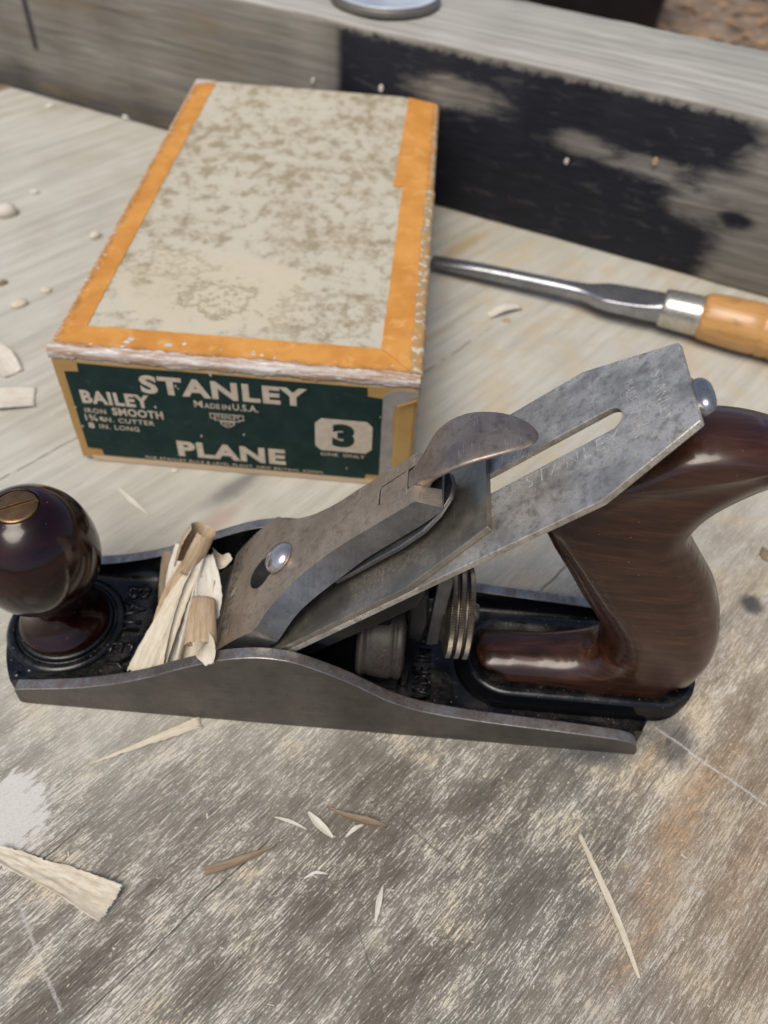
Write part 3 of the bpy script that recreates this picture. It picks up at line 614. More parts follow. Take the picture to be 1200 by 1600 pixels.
shr = lambda P, d, cx, cy: [(cx + (p[0] - cx) * (1 - d / abs(p[0] - cx if abs(p[0] - cx) > 1 else 1)), cy + (p[1] - cy) * (1 - d / abs(p[1] - cy if abs(p[1] - cy) > .6 else .6))) for p in P]
ring_shape('emblem', bn, shr(bn, 0.32, 64, 31.2), lab)
text('lettering', 'STANLEY', (58.9, 30.5, 69.1, 32.3), FR, ink, lab, 0.03, 0.14, 1.05)
heart = [(61.2, 29.1), (66.8, 29.1), (66.9, 28.2), (66.2, 27.2), (65.2, 26.5), (64.0, 25.9), (62.8, 26.5), (61.8, 27.2), (61.1, 28.2)]
ring_shape('emblem', heart, [(64 + (p[0] - 64) * .82, 27.7 + (p[1] - 27.7) * .78) for p in heart], lab)
text('lettering', 'SW', (62.6, 27.0, 65.4, 28.5), FR, ink, lab, 0.03, 0.08)
text('lettering', 'PLANE', (42.0, 7.7, 86.0, 16.3), FR, ink, lab, 0.03, 0.45, 1.1)
text('lettering', 'THE STANLEY RULE & LEVEL PLANT. NEW BRITAIN, CONN.', (27.6, 4.25, 101.7, 5.75), FR, ink, lab, 0.08, 0.04, 1.1)
nb3 = [(100.6, 18.2), (118.3, 18.2), (120.7, 20.6), (120.7, 32.6), (118.4, 35.2), (100.8, 35.2), (98.3, 32.6), (98.3, 20.6)]
sheet('number_panel', nb3, onFront, 0.45, 0.55, ink, lab)
FR2 = ((0, -0.55, 0), (1, 0, 0), (0, 0, 1), (0, -1, 0))
text('numeral', '3', (105.0, 20.6, 113.9, 33.1), FR2, M['green'], lab, 0.03, 0.75)
text('lettering', 'ONE', (100.4, 15.2, 107.4, 16.9), FR, ink, lab, 0.03, 0.12, 1.1)
text('lettering', 'ONLY', (109.4, 15.2, 118.2, 16.9), FR, ink, lab, 0.03, 0.12, 1.1)
for i in range(16):
    cx, cz = [(46, 45.2), (46.8, 44.0), (36.5, 33.5), (38, 31), (83.8, 41.5), (111, 9), (52.8, 20.2), (123.4, 38.5), (13.5, 25), (14.6, 24), (116, 29), (60, 52), (4.6, 30), (5, 20), (70, 23), (118, 25)][i]
    r = rng.uniform(0.25, 0.7)
    sheet('label_scuff', [(cx + r * rng.uniform(.4, 1.2) * math.cos(a), cz + 1.5 * r * rng.uniform(.4, 1.2) * math.sin(a)) for a in np.linspace(0, 6.28, 8)[:-1]], onFront, 0.45, 0.62, M['ink'], lab)

# ------------------------------------------------------------------ hand plane
PX, PY, PYAW = -114.9, 147.3, -0.0097
plane = empty('hand_plane', (PX, PY, 0), PYAW, 'old metal smoothing plane with dark wood knob and handle in front of the box', 'hand plane')
cy_, sy_ = math.cos(PYAW), math.sin(PYAW)
def W(p): return (PX + cy_ * p[0] - sy_ * p[1], PY + sy_ * p[0] + cy_ * p[1], p[2])
topl = catmull([(1.2, 8.6), (5, 9.6), (12, 11), (20, 12.8), (27, 15), (36, 18.5), (42, 21.5), (49, 25.5), (55, 29.5), (62, 33.7), (70, 38), (76, 40.2), (82, 41.5), (88, 41.4), (93, 40.2), (100, 36.8), (108, 32), (115.5, 26.3), (121.6, 21.8), (129.7, 18), (140, 15.5), (152, 13.8), (165, 12.6), (177, 11.6), (187, 10.6), (194, 9.7), (198.5, 8.6), (201.3, 6.6), (202.8, 3.2)], 4)
prof = [(2.0, 0.0), (0.9, 1.2)] + [tuple(p) for p in topl] + [(203.0, 1.0), (202.6, 0.0)]
for sgn in (-1, 1):
    lo, hi = (-27, -23) if sgn < 0 else (23, 27)
    v, f = prism(prof, lo, hi, lambda a, b, h: (a, h, b))
    outer = 0 if sgn < 0 else 1
    fm = [0] * len(f); fm[1 - outer] = 2
    for i in range(2, len(f)): fm[i] = 1
    fm[-1] = fm[-2] = 0
    mk('side_wall', v, f, [M['side'], M['rim'], M['japan']], plane, bevel=0.45, segs=2, fmat=fm)
def xt(y): t = y / 23.5; return -9.0 + 8.0 * t * t + 0.6 * t
def xh(y):
    a = abs(y); return 203.5 + (23 - a) * 0.55 if a > 15 else 207.9 + 1.2 * (1 - a / 15)
def zf(x, y):
    z = 7.6 - 2.4 * min(1, max(0, (x - 36) / 2.5)); z -= 0.9 * min(1, max(0, (-1.5 - x + xt(y) + 3.2) / 3))
    z += 1.2 * min(1, max(0, (x - 140) / 20)) ** 2 * 0
    d = 23 - abs(y)
    if d < 4: z += 4 - math.sqrt(max(0, 16 - (4 - d) ** 2)) if x > 8 else (4 - math.sqrt(max(0, 16 - (4 - d) ** 2))) * max(0, x / 8) * 0.8
    return z
NU, NV = 120, 45
def bedtop(u, w):
    y = -23 + 46 * w; x = xt(y) + (xh(y) - xt(y)) * u; return (x, y, zf(x, y))
v, f = grid(NU, NV, bedtop)
nb0 = len(v)
ringi = [i * NV for i in range(NU)] + [(NU - 1) * NV + j for j in range(1, NV)] + [i * NV + NV - 1 for i in range(NU - 2, -1, -1)] + [j for j in range(NV - 2, 0, -1)]
v += [(v[i][0], v[i][1], 0.0) for i in ringi]; m = len(ringi)
for k in range(m): f.append([ringi[k], ringi[(k + 1) % m], nb0 + (k + 1) % m, nb0 + k])
f.append([nb0 + k for k in range(m)])
bed = mk('bed', v, f, M['japan'], plane, smooth=True)
bed.data.polygons[len(f) - 1].use_smooth = False
q = bed.modifiers.new('es', 'EDGE_SPLIT'); q.split_angle = math.radians(50)
FB = ((0, 0, 7.3), (0, -1, 0), (1, 0, 0), (0, 0, 1))
text('lettering', 'BAILEY', (-17.0, 26.5, 17.5, 34.5), FB, M['japan'], bed, 1.1, 0.1, 1.1, True)
FM = ((0, 0, 5.0), (0, 1, 0), (-1, 0, 0), (0, 0, 1))
text('lettering', 'MADE IN U.S.A.', (-19.0, -135.0, 19.0, -128.6), FM, M['japan'], bed, 1.4, 0.12, 1.1, True)
for (a, b, r) in ((-0.4, -20.6, 1.5), (3.0, -18.4, 1.6)):
    v, f = lathe([(r, 0), (r, .5), (r * .7, 1.0), (r * .2, 1.2)], (a, b, 6.9), n=16); mk('cast_pip', v, f, M['japan'], bed, smooth=True)
KX, KY = 9.6, 0.0
v, f = lathe(catmull([(20.0, -0.6), (19.3, 0.5), (18.3, 1.2), (17.2, 1.2), (16.5, 0.7), (15.9, 0.8), (15.5, 1.8), (14.8, 2.3), (13.8, 2.3), (12, 2.3)], 4), (KX, KY, 7.6), n=72); mk('knob_seat', v, f, M['japan'], plane, smooth=True)
kp = catmull([(13.8, 0), (14.6, 0.9), (14.7, 2.4), (13.9, 4.0), (12.2, 6.0), (10.6, 8.6), (9.6, 11.6), (9.2, 14.6), (9.4, 17.4), (10.6, 19.6), (13.0, 22.2), (16.0, 26.0), (18.0, 31.0), (18.8, 36.8), (18.4, 42.8), (16.8, 48.8), (13.8, 53.8), (10.2, 57.2), (7.2, 58.8), (6.6, 59.0), (6.5, 58.2)], 5)
v, f = lathe(kp, (KX, KY, 9.4), n=96); knob = mk('knob', v, f, M['knob'], plane, smooth=True)
v, f = lathe([(6.3, 0), (6.3, 1.4), (6.0, 1.8), (5.2, 2.0), (0.4, 2.25)], (KX, KY, 66.8), n=48); ks = mk('knob_screw', v, f, M['brass'], None, smooth=False)
v, f = prism([(-8, -.55), (8, -.55), (8, .55), (-8, .55)], 68.1, 71, lambda a, b, h: (KX + a * .86 - b * .5, KY + a * .5 + b * .86, h)); cut(ks, [mk('cutter', v, f, M['brass'])]); ks.parent = knob
bevel_mod(ks, 0.2, 2, 40)

# bed (iron) frame: s up the bed, y across, n out of the iron's top face
A = 0.80; ca, sa = math.cos(A), math.sin(A)
def B(s, y, n): return (52.0 + s * ca - n * sa, y, 0.8 + s * sa + n * ca)
Bv = (np.array((ca, 0, sa)), np.array((0, 1, 0)), np.array((-sa, 0, ca)))
# frog
fo = [(10, -2.4), (98, -2.4), (101, -4), (101.5, -8)]
fr_xz = [B(s, 0, n)[::2] for s, n in fo] + [(122, 58), (119, 40), (124, 20), (124, 4.9), (56, 4.9)]
v, f = prism(fr_xz, -13.5, 13.5, lambda a, b, h: (a, h, b)); frog = mk('frog', v, f, M['japan'], plane, bevel=1.2)
for y0 in (-20.4, 14.6):
    v, f = prism([(8, -2.5), (100, -2.5), (104, -5.0), (98, -9), (60, -8.5), (14, -6.5)], y0, y0 + 5.8, lambda a, b, h: B(a, h, b)); mk('frog_rail', v, f, M['japan'], frog, bevel=0.8)
v, f = lathe(catmull([(6, -0.6), (10.6, -0.8), (12.6, 0.0), (13.0, 1.0), (12.2, 2.4), (12.6, 4.0), (13.0, 9.0), (12.4, 10.6), (12.9, 11.6), (12.6, 13.2), (10, 14)], 4), (110.6, -9.4, 31.5), 'x', 56); mk('frog_screw_boss', v, f, M['dirty'], frog, smooth=True)
# ribbed casting behind the frog
v, f = prism([(124.2, 4.9), (127.2, 4.9), (128.6, 20), (131, 44), (129.5, 58), (124.2, 60)], -12, 12, lambda a, b, h: (a, h, b)); mk('frog_back', v, f, M['japan'], frog, bevel=1.2)
v, f = prism([(131.5, 24), (135.4, 25), (135.8, 34), (136.6, 60), (134.2, 66), (132.0, 60), (131.6, 34)], -5.5, -2.6, lambda a, b, h: (a, h - 1.5, b)); mk('yoke', v, f, M['leverside'], frog, bevel=0.5)
# adjusting nut: three knurled rings on a hub, axis along the plane
nut_prof = [(4, -2.0), (9.5, -2.0), (10.5, -1.2), (12.8, -0.6)]
for k in range(3):
    b = k * 2.65; nut_prof += [(14.3, b), (14.7, b + 0.25), (14.7, b + 1.35), (14.3, b + 1.6), (12.9, b + 1.95), (12.9, b + 2.35)]
nut_prof = nut_prof[:-2] + [(12.6, 7.3), (10.5, 7.5), (4, 7.5)]
NK = 240; v, f = lathe(nut_prof, (137.4, -0.5, 35.2), 'x', NK)
mp = len(nut_prof)
for k in range(NK):
    for j, (r, h) in enumerate(nut_prof):
        if r > 14.5:
            x, y, z = v[k * mp + j]; sc = (14.35 if k % 2 else 14.8) / r; v[k * mp + j] = (x, -0.5 + (y + 0.5) * sc, 35.2 + (z - 35.2) * sc)
mk('adjusting_nut', v, f, M['nut'], plane)
v, f = lathe([(3.2, -12), (3.2, 16), (2.6, 17)], (130, -0.5, 35.2), 'x', 24); mk('adjusting_stud', v, f, M['nut'], plane, smooth=False)
# iron
hw = 22.5
io = [(3, -hw), (159.8, -hw), (185.0, -13.6), (185.0, 13.6), (159.8, hw), (3, hw)]
v, f = prism(io, -2.0, 0.0, lambda a, b, h: B(a, b, h)); iron = mk('iron', v, f, M['iron'], None)
slo = [(70, -2.9)] + [(164.6 + 3.5 * math.cos(t), 0.7 + 3.5 * math.sin(t)) for t in np.linspace(-math.pi / 2, math.pi / 2, 15)] + [(70, 4.3)]
v, f = prism(slo, -4, 3, lambda a, b, h: B(a, b, h)); cut(iron, [mk('cutter', v, f, M['iron'])]); iron.parent = plane; bevel_mod(iron, 0.28)
FI = (B(0, 0, 0.0), Bv[0], Bv[1], Bv[2])
text('stamp', 'STANLEY', (140.5, -7.6, 166.5, -3.6), FI, M['stamp'], iron, 0.035, -0.18, 1.25)
FI2 = (B(0, 0, 0.0), -Bv[1], Bv[0], Bv[2])
text('stamp', 'STANLEY', (-8.0, 177.0, 8.5, 179.6), FI2, M['stamp'], iron, 0.03, -0.24, 1.15)
text('stamp', 'MADE IN U.S.A.', (-10.0, 170.0, 10.0, 172.4), FI2, M['stamp'], iron, 0.03, -0.24, 1.15)
# cap iron (chip breaker), humped at its lower end
capn = lambda s: 2.0 + (2.6 * math.sin(math.pi * min(1, max(0, (s - 4) / 30))) if s < 34 else 0)
stn = [4, 8, 12, 16, 20, 24, 28, 32, 36, 60, 102.5, 129.6]
rings = []
for s in stn:
    w = hw if s <= 102.6 else 15.6
    t = capn(s); b = max(0.08, t - 2.0 + 0.05)
    if s <= 4: t = 0.4
    rings.append([B(s, -w, b), B(s, w, b), B(s, w, t), B(s, -w, t)])
v, f = loft(rings); mk('cap_iron', v, f, M['cap'], plane, bevel=0.35)
# lever cap
sv = [(28.4, 9.0, 4.4, 19.0, 19.2), (30.5, 9.9, 4.2, 19.4, 19.6), (36, 11.0, 3.8, 20.0, 20.2), (44, 12.1, 3.6, 20.8, 20.9), (51, 12.4, 3.8, 21.4, 21.6), (54.5, 12.7, 4.2, 21.0, 21.5), (58, 13.0, 5.2, 17.8, 20.6), (62, 13.3, 6.3, 15.4, 19.2), (66, 13.5, 7.0, 13.6, 17.6), (71, 13.6, 7.2, 11.7, 15.9), (76, 13.7, 7.2, 10.4, 14.5), (84, 14.0, 7.2, 9.2, 12.7), (92, 14.4, 7.2, 9.0, 11.0), (102, 14.7, 7.2, 8.9, 10.2), (112, 15.0, 7.6, 8.9, 10.0), (116.6, 15.1, 8.0, 8.8, 9.9), (121.0, 9.4, 8.6, 9.6, 9.8)]
svd = catmull([np.array(r) for r in sv[:-1]], 3) + [np.array(sv[-1])]
rings = []
for s, nt, nb_, wt, wb in svd:
    ring = [B(s, wb * t, nb_) for t in (-1, -.5, .5, 1)] + [B(s, wt * t, nt - 0.5 * t * t * (1 if abs(t) < 1 else 1) + 0.25) for t in (1, .75, .4, 0, -.4, -.75, -1)]
    rings.append(ring)
v, f = loft(rings)
fm = []
nr = len(rings[0])
for i in range(len(rings) - 1):
    for j in range(nr): fm.append(0 if 4 <= j <= 9 else 1)
fm += [1, 1]
lever = mk('lever_cap', v, f, [M['lever'], M['leverside']], None, fmat=fm)
kh = [(52.0 + 5.6 * math.cos(t), -0.3 + 5.6 * math.sin(t)) for t in np.linspace(math.radians(38), math.radians(322), 30)] + [(62, -3.6), (63.5, -2.8), (64.3, 0), (63.5, 2.4), (62, 3.1)]
v, f = prism(kh, 0, 20, lambda a, b, h: B(a, b, h)); c1 = mk('cutter', v, f, M['leverside'])
v, f = prism([(114.0, -3.5), (130, -3.5), (130, 3.7), (114.0, 3.7)], 9.5, 20, lambda a, b, h: B(a, b, h)); c2 = mk('cutter', v, f, M['leverside'])
v, f = prism([(103.4, -3.0), (103.9, -3.0), (103.9, 2.4), (104.2, 3.0), (113, 3.4), (113, 3.7), (104, 3.4), (103.4, 2.8)], 13.9, 20, lambda a, b, h: B(a, b, h)); c3 = mk('cutter', v, f, M['leverside'])
cut(lever, [c1, c2, c3]); lever.parent = plane; bevel_mod(lever, 0.3, 2, 40)
# spring plate under the lever cap
v, f = prism([(78, -11.5), (104, -11.8), (112, -10.8), (117.5, -8.2), (121.5, -4.2), (122.6, 0), (121.5, 4.2), (117.5, 8.2), (112, 10.8), (104, 11.8), (78, 11.5)], 4.6, 6.2, lambda a, b, h: B(a, b, h + (a - 100) * .03)); mk('spring_plate', v, f, M['leverside'], lever, bevel=0.4)
# raised name on a sunk band near the lip: normal follows the slope
sl = 0.165; Us = Bv[0] * math.cos(sl) + Bv[2] * math.sin(sl); Ns = -Bv[0] * math.sin(sl) + Bv[2] * math.cos(sl)
FL = (np.array(B(32.6, 0, 10.42)) + Ns * 0.24, -Bv[1], Us, Ns)
text('lettering', 'STANLEY', (-14.5, 0.9, 14.5, 5.2), FL, M['rim'], lever, 0.3, 0.12, 1.15)
for a0, a1 in ((-0.3, 0.2), (5.9, 6.4)):
    v, f = prism([(-17, a0), (17, a0), (17, a1), (-17, a1)], -0.1, 0.2, lambda a, b, h: tuple(np.array(FL[0]) + FL[1] * a + FL[2] * b + FL[3] * h)); mk('name_border', v, f, M['lever'], lever, bevel=0.1)
# cam lever (thumb paddle)
cm = [(114.2, 15.3, 3.4, 5.0), (116, 15.7, 3.45, 5.5), (119, 16.6, 4.0, 5.0), (122, 17.6, 6.0, 3.2), (126, 18.7, 8.2, 1.7), (131, 18.9, 9.0, 1.5), (136, 17.8, 8.9, 1.5), (141, 15.2, 7.9, 1.5), (145, 12.2, 6.2, 1.5), (148, 9.2, 3.7, 1.4), (149.2, 7.8, 1.0, 1.1)]
rings = []
for s, n, w, th in catmull([np.array(r) for r in cm], 4):
    rg = []
    for k in range(20):
        a = 2 * math.pi * k / 20; c_, s_ = math.cos(a), math.sin(a)
        e = 0.45 if s < 118 else 0.42
        yy = math.copysign(abs(c_) ** e, c_) * w; nn_ = math.copysign(abs(s_) ** e, s_) * th / 2
        dish = -0.5 * (yy / 8.7) ** 2 * (1 if s > 120 else 0)
        rg.append(B(s, yy + 0.1, n - th / 2 + nn_ + dish))
    rings.append(rg)
v, f = loft(rings); mk('cam_lever', v, f, M['cam'], lever, smooth=True)
# domed cap screw
N3 = Bv[2]; cs = np.array(B(61.6, -0.2, 0)); e1 = Bv[0]; e2 = Bv[1]
pr_ = [(3.0, 4.0), (3.0, 13.7), (5.2, 13.8), (5.35, 14.3), (5.1, 15.0), (4.3, 16.0), (3.0, 16.8), (1.5, 17.25), (0.2, 17.35)]
v = []; f = []
for k in range(40):
    a = 2 * math.pi * k / 40
    for r, h in pr_: v.append(tuple(cs + e1 * r * math.cos(a) + e2 * r * math.sin(a) + N3 * h))
mm_ = len(pr_)
for k in range(40):
    for j in range(mm_ - 1): f.append([k * mm_ + j, ((k + 1) % 40) * mm_ + j, ((k + 1) % 40) * mm_ + j + 1, k * mm_ + j + 1])
f.append([k * mm_ + mm_ - 1 for k in range(40)])
mk('cap_screw', v, f, M['bright'], plane, smooth=True)
# lateral adjusting lever with its rolled end behind the iron
v, f = prism([(92, 9.6), (168, 9.6), (176, 4.0), (179, -6.5), (186, -6.5), (185, 3.0), (178, 11.0), (169, 13.2), (92, 13.2)], -4.0, -2.5, lambda a, b, h: B(a, b, h)); lat = mk('lateral_lever', v, f, M['cap'], plane, bevel=0.3)
rings = []
for t in np.linspace(-1, 1, 15):
    r = 2.7 * math.sqrt(max(0.02, 1 - abs(t) ** 3.2)); y = -3.4 + 5.4 * t
    rings.append([B(185.7 + r * math.cos(a), y, -3.6 + r * 1.05 * math.sin(a)) for a in np.linspace(0, 2 * math.pi, 21)[:-1]])
v, f = loft(rings); mk('rolled_end', v, f, M['blade'], lat, smooth=True)
# tote (rear handle): outline inflated with a rounded section
def heightmesh(outline, hfun, step, zbot=10.15):
    P = np.array(outline); n = len(P); Q = np.roll(P, -1, 0)
    def sdf(X):
        d = np.full(len(X), 1e9); inside = np.zeros(len(X), bool)
        for a, b in zip(P, Q):
            e = b - a; w = X - a; t = np.clip((w @ e) / (e @ e), 0, 1); dd = np.linalg.norm(w - t[:, None] * e, axis=1); d = np.minimum(d, dd)
            c = ((a[1] <= X[:, 1]) & (b[1] > X[:, 1])) | ((b[1] <= X[:, 1]) & (a[1] > X[:, 1]))
            xi = a[0] + (X[:, 1] - a[1]) / (e[1] if abs(e[1]) > 1e-9 else 1e-9) * e[0]
            inside ^= c & (X[:, 0] < xi)
        return np.where(inside, -d, d)
    lo, hi = P.min(0) - 2 * step, P.max(0) + 2 * step
    nx, ny = int((hi[0] - lo[0]) / step) + 1, int((hi[1] - lo[1]) / step) + 1
    gx, gy = np.meshgrid(lo[0] + np.arange(nx) * step, lo[1] + np.arange(ny) * step, indexing='ij'); X = np.stack([gx.ravel(), gy.ravel()], 1)
    d = sdf(X); D = d.reshape(nx, ny)
    cen = (D[:-1, :-1] + D[1:, :-1] + D[:-1, 1:] + D[1:, 1:]) / 4
    cells = [(i, j) for i in range(nx - 1) for j in range(ny - 1) if cen[i, j] < 0]
    use = np.zeros((nx, ny), bool); cnt = {}
    for i, j in cells:
        for e in (((i, j), (i + 1, j)), ((i + 1, j), (i + 1, j + 1)), ((i, j + 1), (i + 1, j + 1)), ((i, j), (i, j + 1))): cnt[e] = cnt.get(e, 0) + 1
        use[i:i + 2, j:j + 2] = True
    bnd = set()
    for e, c in cnt.items():
        if c == 1: bnd.add(e[0]); bnd.add(e[1])
    idx = -np.ones((nx, ny), int); pts = []
    for i in range(nx):
        for j in range(ny):
            if use[i, j]: idx[i, j] = len(pts); pts.append((lo[0] + i * step, lo[1] + j * step))
    pts = np.array(pts); bi = np.array([idx[b] for b in bnd]); e_ = 0.05
    for it in range(4):
        Xb = pts[bi]; db = sdf(Xb); gxr = (sdf(Xb + [e_, 0]) - sdf(Xb - [e_, 0])) / (2 * e_); gyr = (sdf(Xb + [0, e_]) - sdf(Xb - [0, e_])) / (2 * e_)
        gn = np.sqrt(gxr ** 2 + gyr ** 2) + 1e-6
        pts[bi] = Xb - 0.8 * np.stack([gxr / gn, gyr / gn], 1) * db[:, None]
    isb = np.zeros(len(pts), bool); isb[bi] = True; isb &= pts[:, 1] > zbot
    dd = np.full(len(pts), 1e9)
    for a, b in zip(P, Q):
        if max(a[1], b[1]) <= zbot: continue
        e = b - a; w = pts - a; t = np.clip((w @ e) / (e @ e), 0, 1); dd = np.minimum(dd, np.linalg.norm(w - t[:, None] * e, axis=1))
    # smooth the distance a little so that no crease shows on the medial line
    nbr = [[] for _ in pts]
    for i, j in cells:
        q = [idx[i, j], idx[i + 1, j], idx[i + 1, j + 1], idx[i, j + 1]]
        for k in range(4): nbr[q[k]].append(q[(k + 1) % 4]); nbr[q[k]].append(q[k - 1])
    hh = hfun(pts, dd); hh[isb] = 0
    for it in range(2):
        h2 = hh.copy()
        for k in range(len(pts)):
            if not isb[k]: h2[k] = 0.5 * hh[k] + 0.5 * np.mean(hh[nbr[k]])
        hh = h2
    n0 = len(pts); v = [(p[0], -h, p[1]) for p, h in zip(pts, hh)]; back = {}
    for k in range(n0):
        if isb[k]: back[k] = k
        else: back[k] = len(v); v.append((pts[k][0], hh[k], pts[k][1]))
    f = []
    for i, j in cells:
        q = [idx[i, j], idx[i + 1, j], idx[i + 1, j + 1], idx[i, j + 1]]; f.append(q)
        r = [back[k] for k in q][::-1]
        if set(r) != set(q): f.append(r)
    return v, f
tote_ctrl = [(175, 112.0), (183, 118.4), (191, 120.9), (200, 121.2), (210, 119.2), (219, 115.2), (225.6, 110.8), (226.2, 108.2), (222, 106.8), (216, 106.6), (210.5, 104.8), (204.6, 99.4), (200.0, 93.4), (197.8, 87.2), (198.7, 81.6), (204.0, 73.8), (211.2, 63.6), (217.4, 51.3), (221.6, 40), (223.6, 29), (223.2, 19), (221.0, 11.5), (216, 10.0), (200, 10.0), (180, 10.0), (162, 10.0), (153, 10.2), (149.4, 12.2), (149.8, 15.0), (153, 16.7), (160, 17.4), (170, 18.0), (179, 19.6), (185.2, 23.0), (187.6, 28.0), (185.2, 36.6), (180.4, 44.8), (174.8, 53.3), (167.2, 66.0), (160.2, 77.2), (156.8, 86), (158.6, 95), (166, 104.5)]
tote_out = [tuple(p) for p in catmull(tote_ctrl, 5, closed=True)]
def toteh(p, d):
    x, z = p[:, 0], p[:, 1]
    base = 11.2 - 1.7 * (1 - np.clip((x - 172) / 22, 0, 1)) * np.clip((34 - z) / 12, 0, 1) + 1.0 * np.exp(-((z - 45) / 22) ** 2)
    r_top = 5.0
    sm = lambda t: np.clip(t, 0, 1) ** 2 * (3 - 2 * np.clip(t, 0, 1))
    wg = np.maximum(sm((x - 176) / 20), sm((z - 20) / 14))
    r = 7.4 + (3.1 + 3.0 * np.exp(-((z - 52) / 20) ** 2)) * wg
    u = np.clip(d / r, 0, 1); grip = base * np.sqrt(np.clip(1 - (1 - u) ** 2, 0, 1))
    line = 97.2 + (x - 154.8) * 0.40 - np.clip(x - 180, 0, 60) * 0.05 - np.clip(x - 205, 0, 60) * 0.55
    ut = np.clip(d / r_top, 0, 1); horn = 11.0 * np.sqrt(np.clip(1 - (1 - ut) ** 2, 0, 1))
    w = np.clip((z - line) / 0.6 + 0.5, 0, 1)
    under = np.clip((line - z) / 26, 0, 1)
    tt = np.clip((line - z) / 9.0, 0, 6); g2 = np.minimum(grip, 11.0 + 3 * np.clip((line - z - 14) / 20, 0, 1)) - 2.3 * tt * np.exp(1 - tt) * np.clip(d / 4, 0, 1)
    return g2 * (1 - w) + np.maximum(horn, g2) * w
v, f = heightmesh(tote_out, toteh, 0.65)
tote = mk('tote', v, f, M['tote'], plane, smooth=True)
# raised cast pad that holds the tote
def stad(x0, x1, hwid, n=14, k=1.0):
    r = hwid; o = [(x0 + r * k - r * k * math.cos(t), -r * math.sin(t)) for t in np.linspace(0, math.pi / 2, n)]
    o += [(x1 - r * .8 + r * .8 * math.sin(t), -r * math.cos(t)) for t in np.linspace(0, math.pi / 2, n)]
    return o + [(a, -b) for a, b in o[::-1][1:-1]]
outer0, outer1, outer2, inner2, inner0 = stad(142.5, 222.8, 17.2), stad(145.0, 222.8, 15.4), stad(146.0, 222.6, 14.6), stad(147.4, 221.4, 12.6), stad(148.6, 220.0, 10.6)
rings = [[(a, b, 5.0) for a, b in outer0], [(a, b, 6.6) for a, b in [(p[0] + 1.0, p[1] * .93) for p in outer0]], [(a, b, 10.2) for a, b in outer1], [(a, b, 11.9) for a, b in outer2], [(a, b, 11.6) for a, b in inner2], [(a, b, 9.6) for a, b in inner0]]
for i in (0, 1):   # the pad overhangs at the heel, so lift its end clear
    rings[i] = [(a, b, c if a < 206 else c + (a - 206) * 0.22) for a, b, c in rings[i]]
v, f = loft(rings); mk('tote_pad', v, f, M['japan'], plane, smooth=True)

# ------------------------------------------------------------------ screwdriver behind the box
scr = empty('screwdriver', (18.5, 391.0, 0), math.radians(-17.6), 'old screwdriver with yellow wooden handle and steel ferrule beside the timber post', 'screwdriver')
def ell(x, w, h, z, n=24, e=1.0):
    return [(x, w / 2 * math.copysign(abs(math.cos(a)) ** e, math.cos(a)), z + h / 2 * math.copysign(abs(math.sin(a)) ** e, math.sin(a))) for a in np.linspace(0, 2 * math.pi, n + 1)[:-1]]
sec = catmull([np.array(r) for r in [(-3.0, 8.6, 2.6, 6.2, .5), (10, 8.4, 5.0, 6.6, .6), (26, 8.2, 7.2, 7.4, .8), (55, 8.2, 7.6, 8.8, .9), (74, 8.8, 7.4, 9.8, .8), (82, 10.8, 6.6, 10.2, .45), (88, 15.2, 6.6, 10.5, .3), (93, 17.4, 6.8, 10.8, .25), (104, 17.6, 7.6, 11.4, .25), (114, 16.6, 9.6, 11.9, .35), (121, 15.0, 13.0, 12.3, .7)]], 4)
v, f = loft([ell(r[0], r[1], r[2], r[3], 28, r[4]) for r in sec]); mk('shank', v, f, M['blade'], scr, smooth=True)
v, f = loft([ell(x, d, d, 12.4 + (x - 121) * .012, 40) for x, d in ((119, 15.0), (119.2, 17.6), (120, 18.6), (122, 19.2), (136, 20.0), (138, 20.2), (139, 19.6))]); mk('ferrule', v, f, M['ferrule'], scr, smooth=True)
hp = [(138, 19.4), (139, 21.6), (141, 23.2), (150, 24.6), (160, 25.4), (166, 25.4), (167, 24.4), (168, 24.3), (169, 25.4), (172, 25.6), (173, 24.6), (174, 24.6), (175, 25.6), (190, 26.2), (215, 26.6), (240, 26.0), (252, 24), (260, 19), (264, 11), (265, 3)]
v, f = loft([ell(x, d, d, 13.4, 48) for x, d in hp]); mk('handle', v, f, M['handle'], scr, smooth=True)

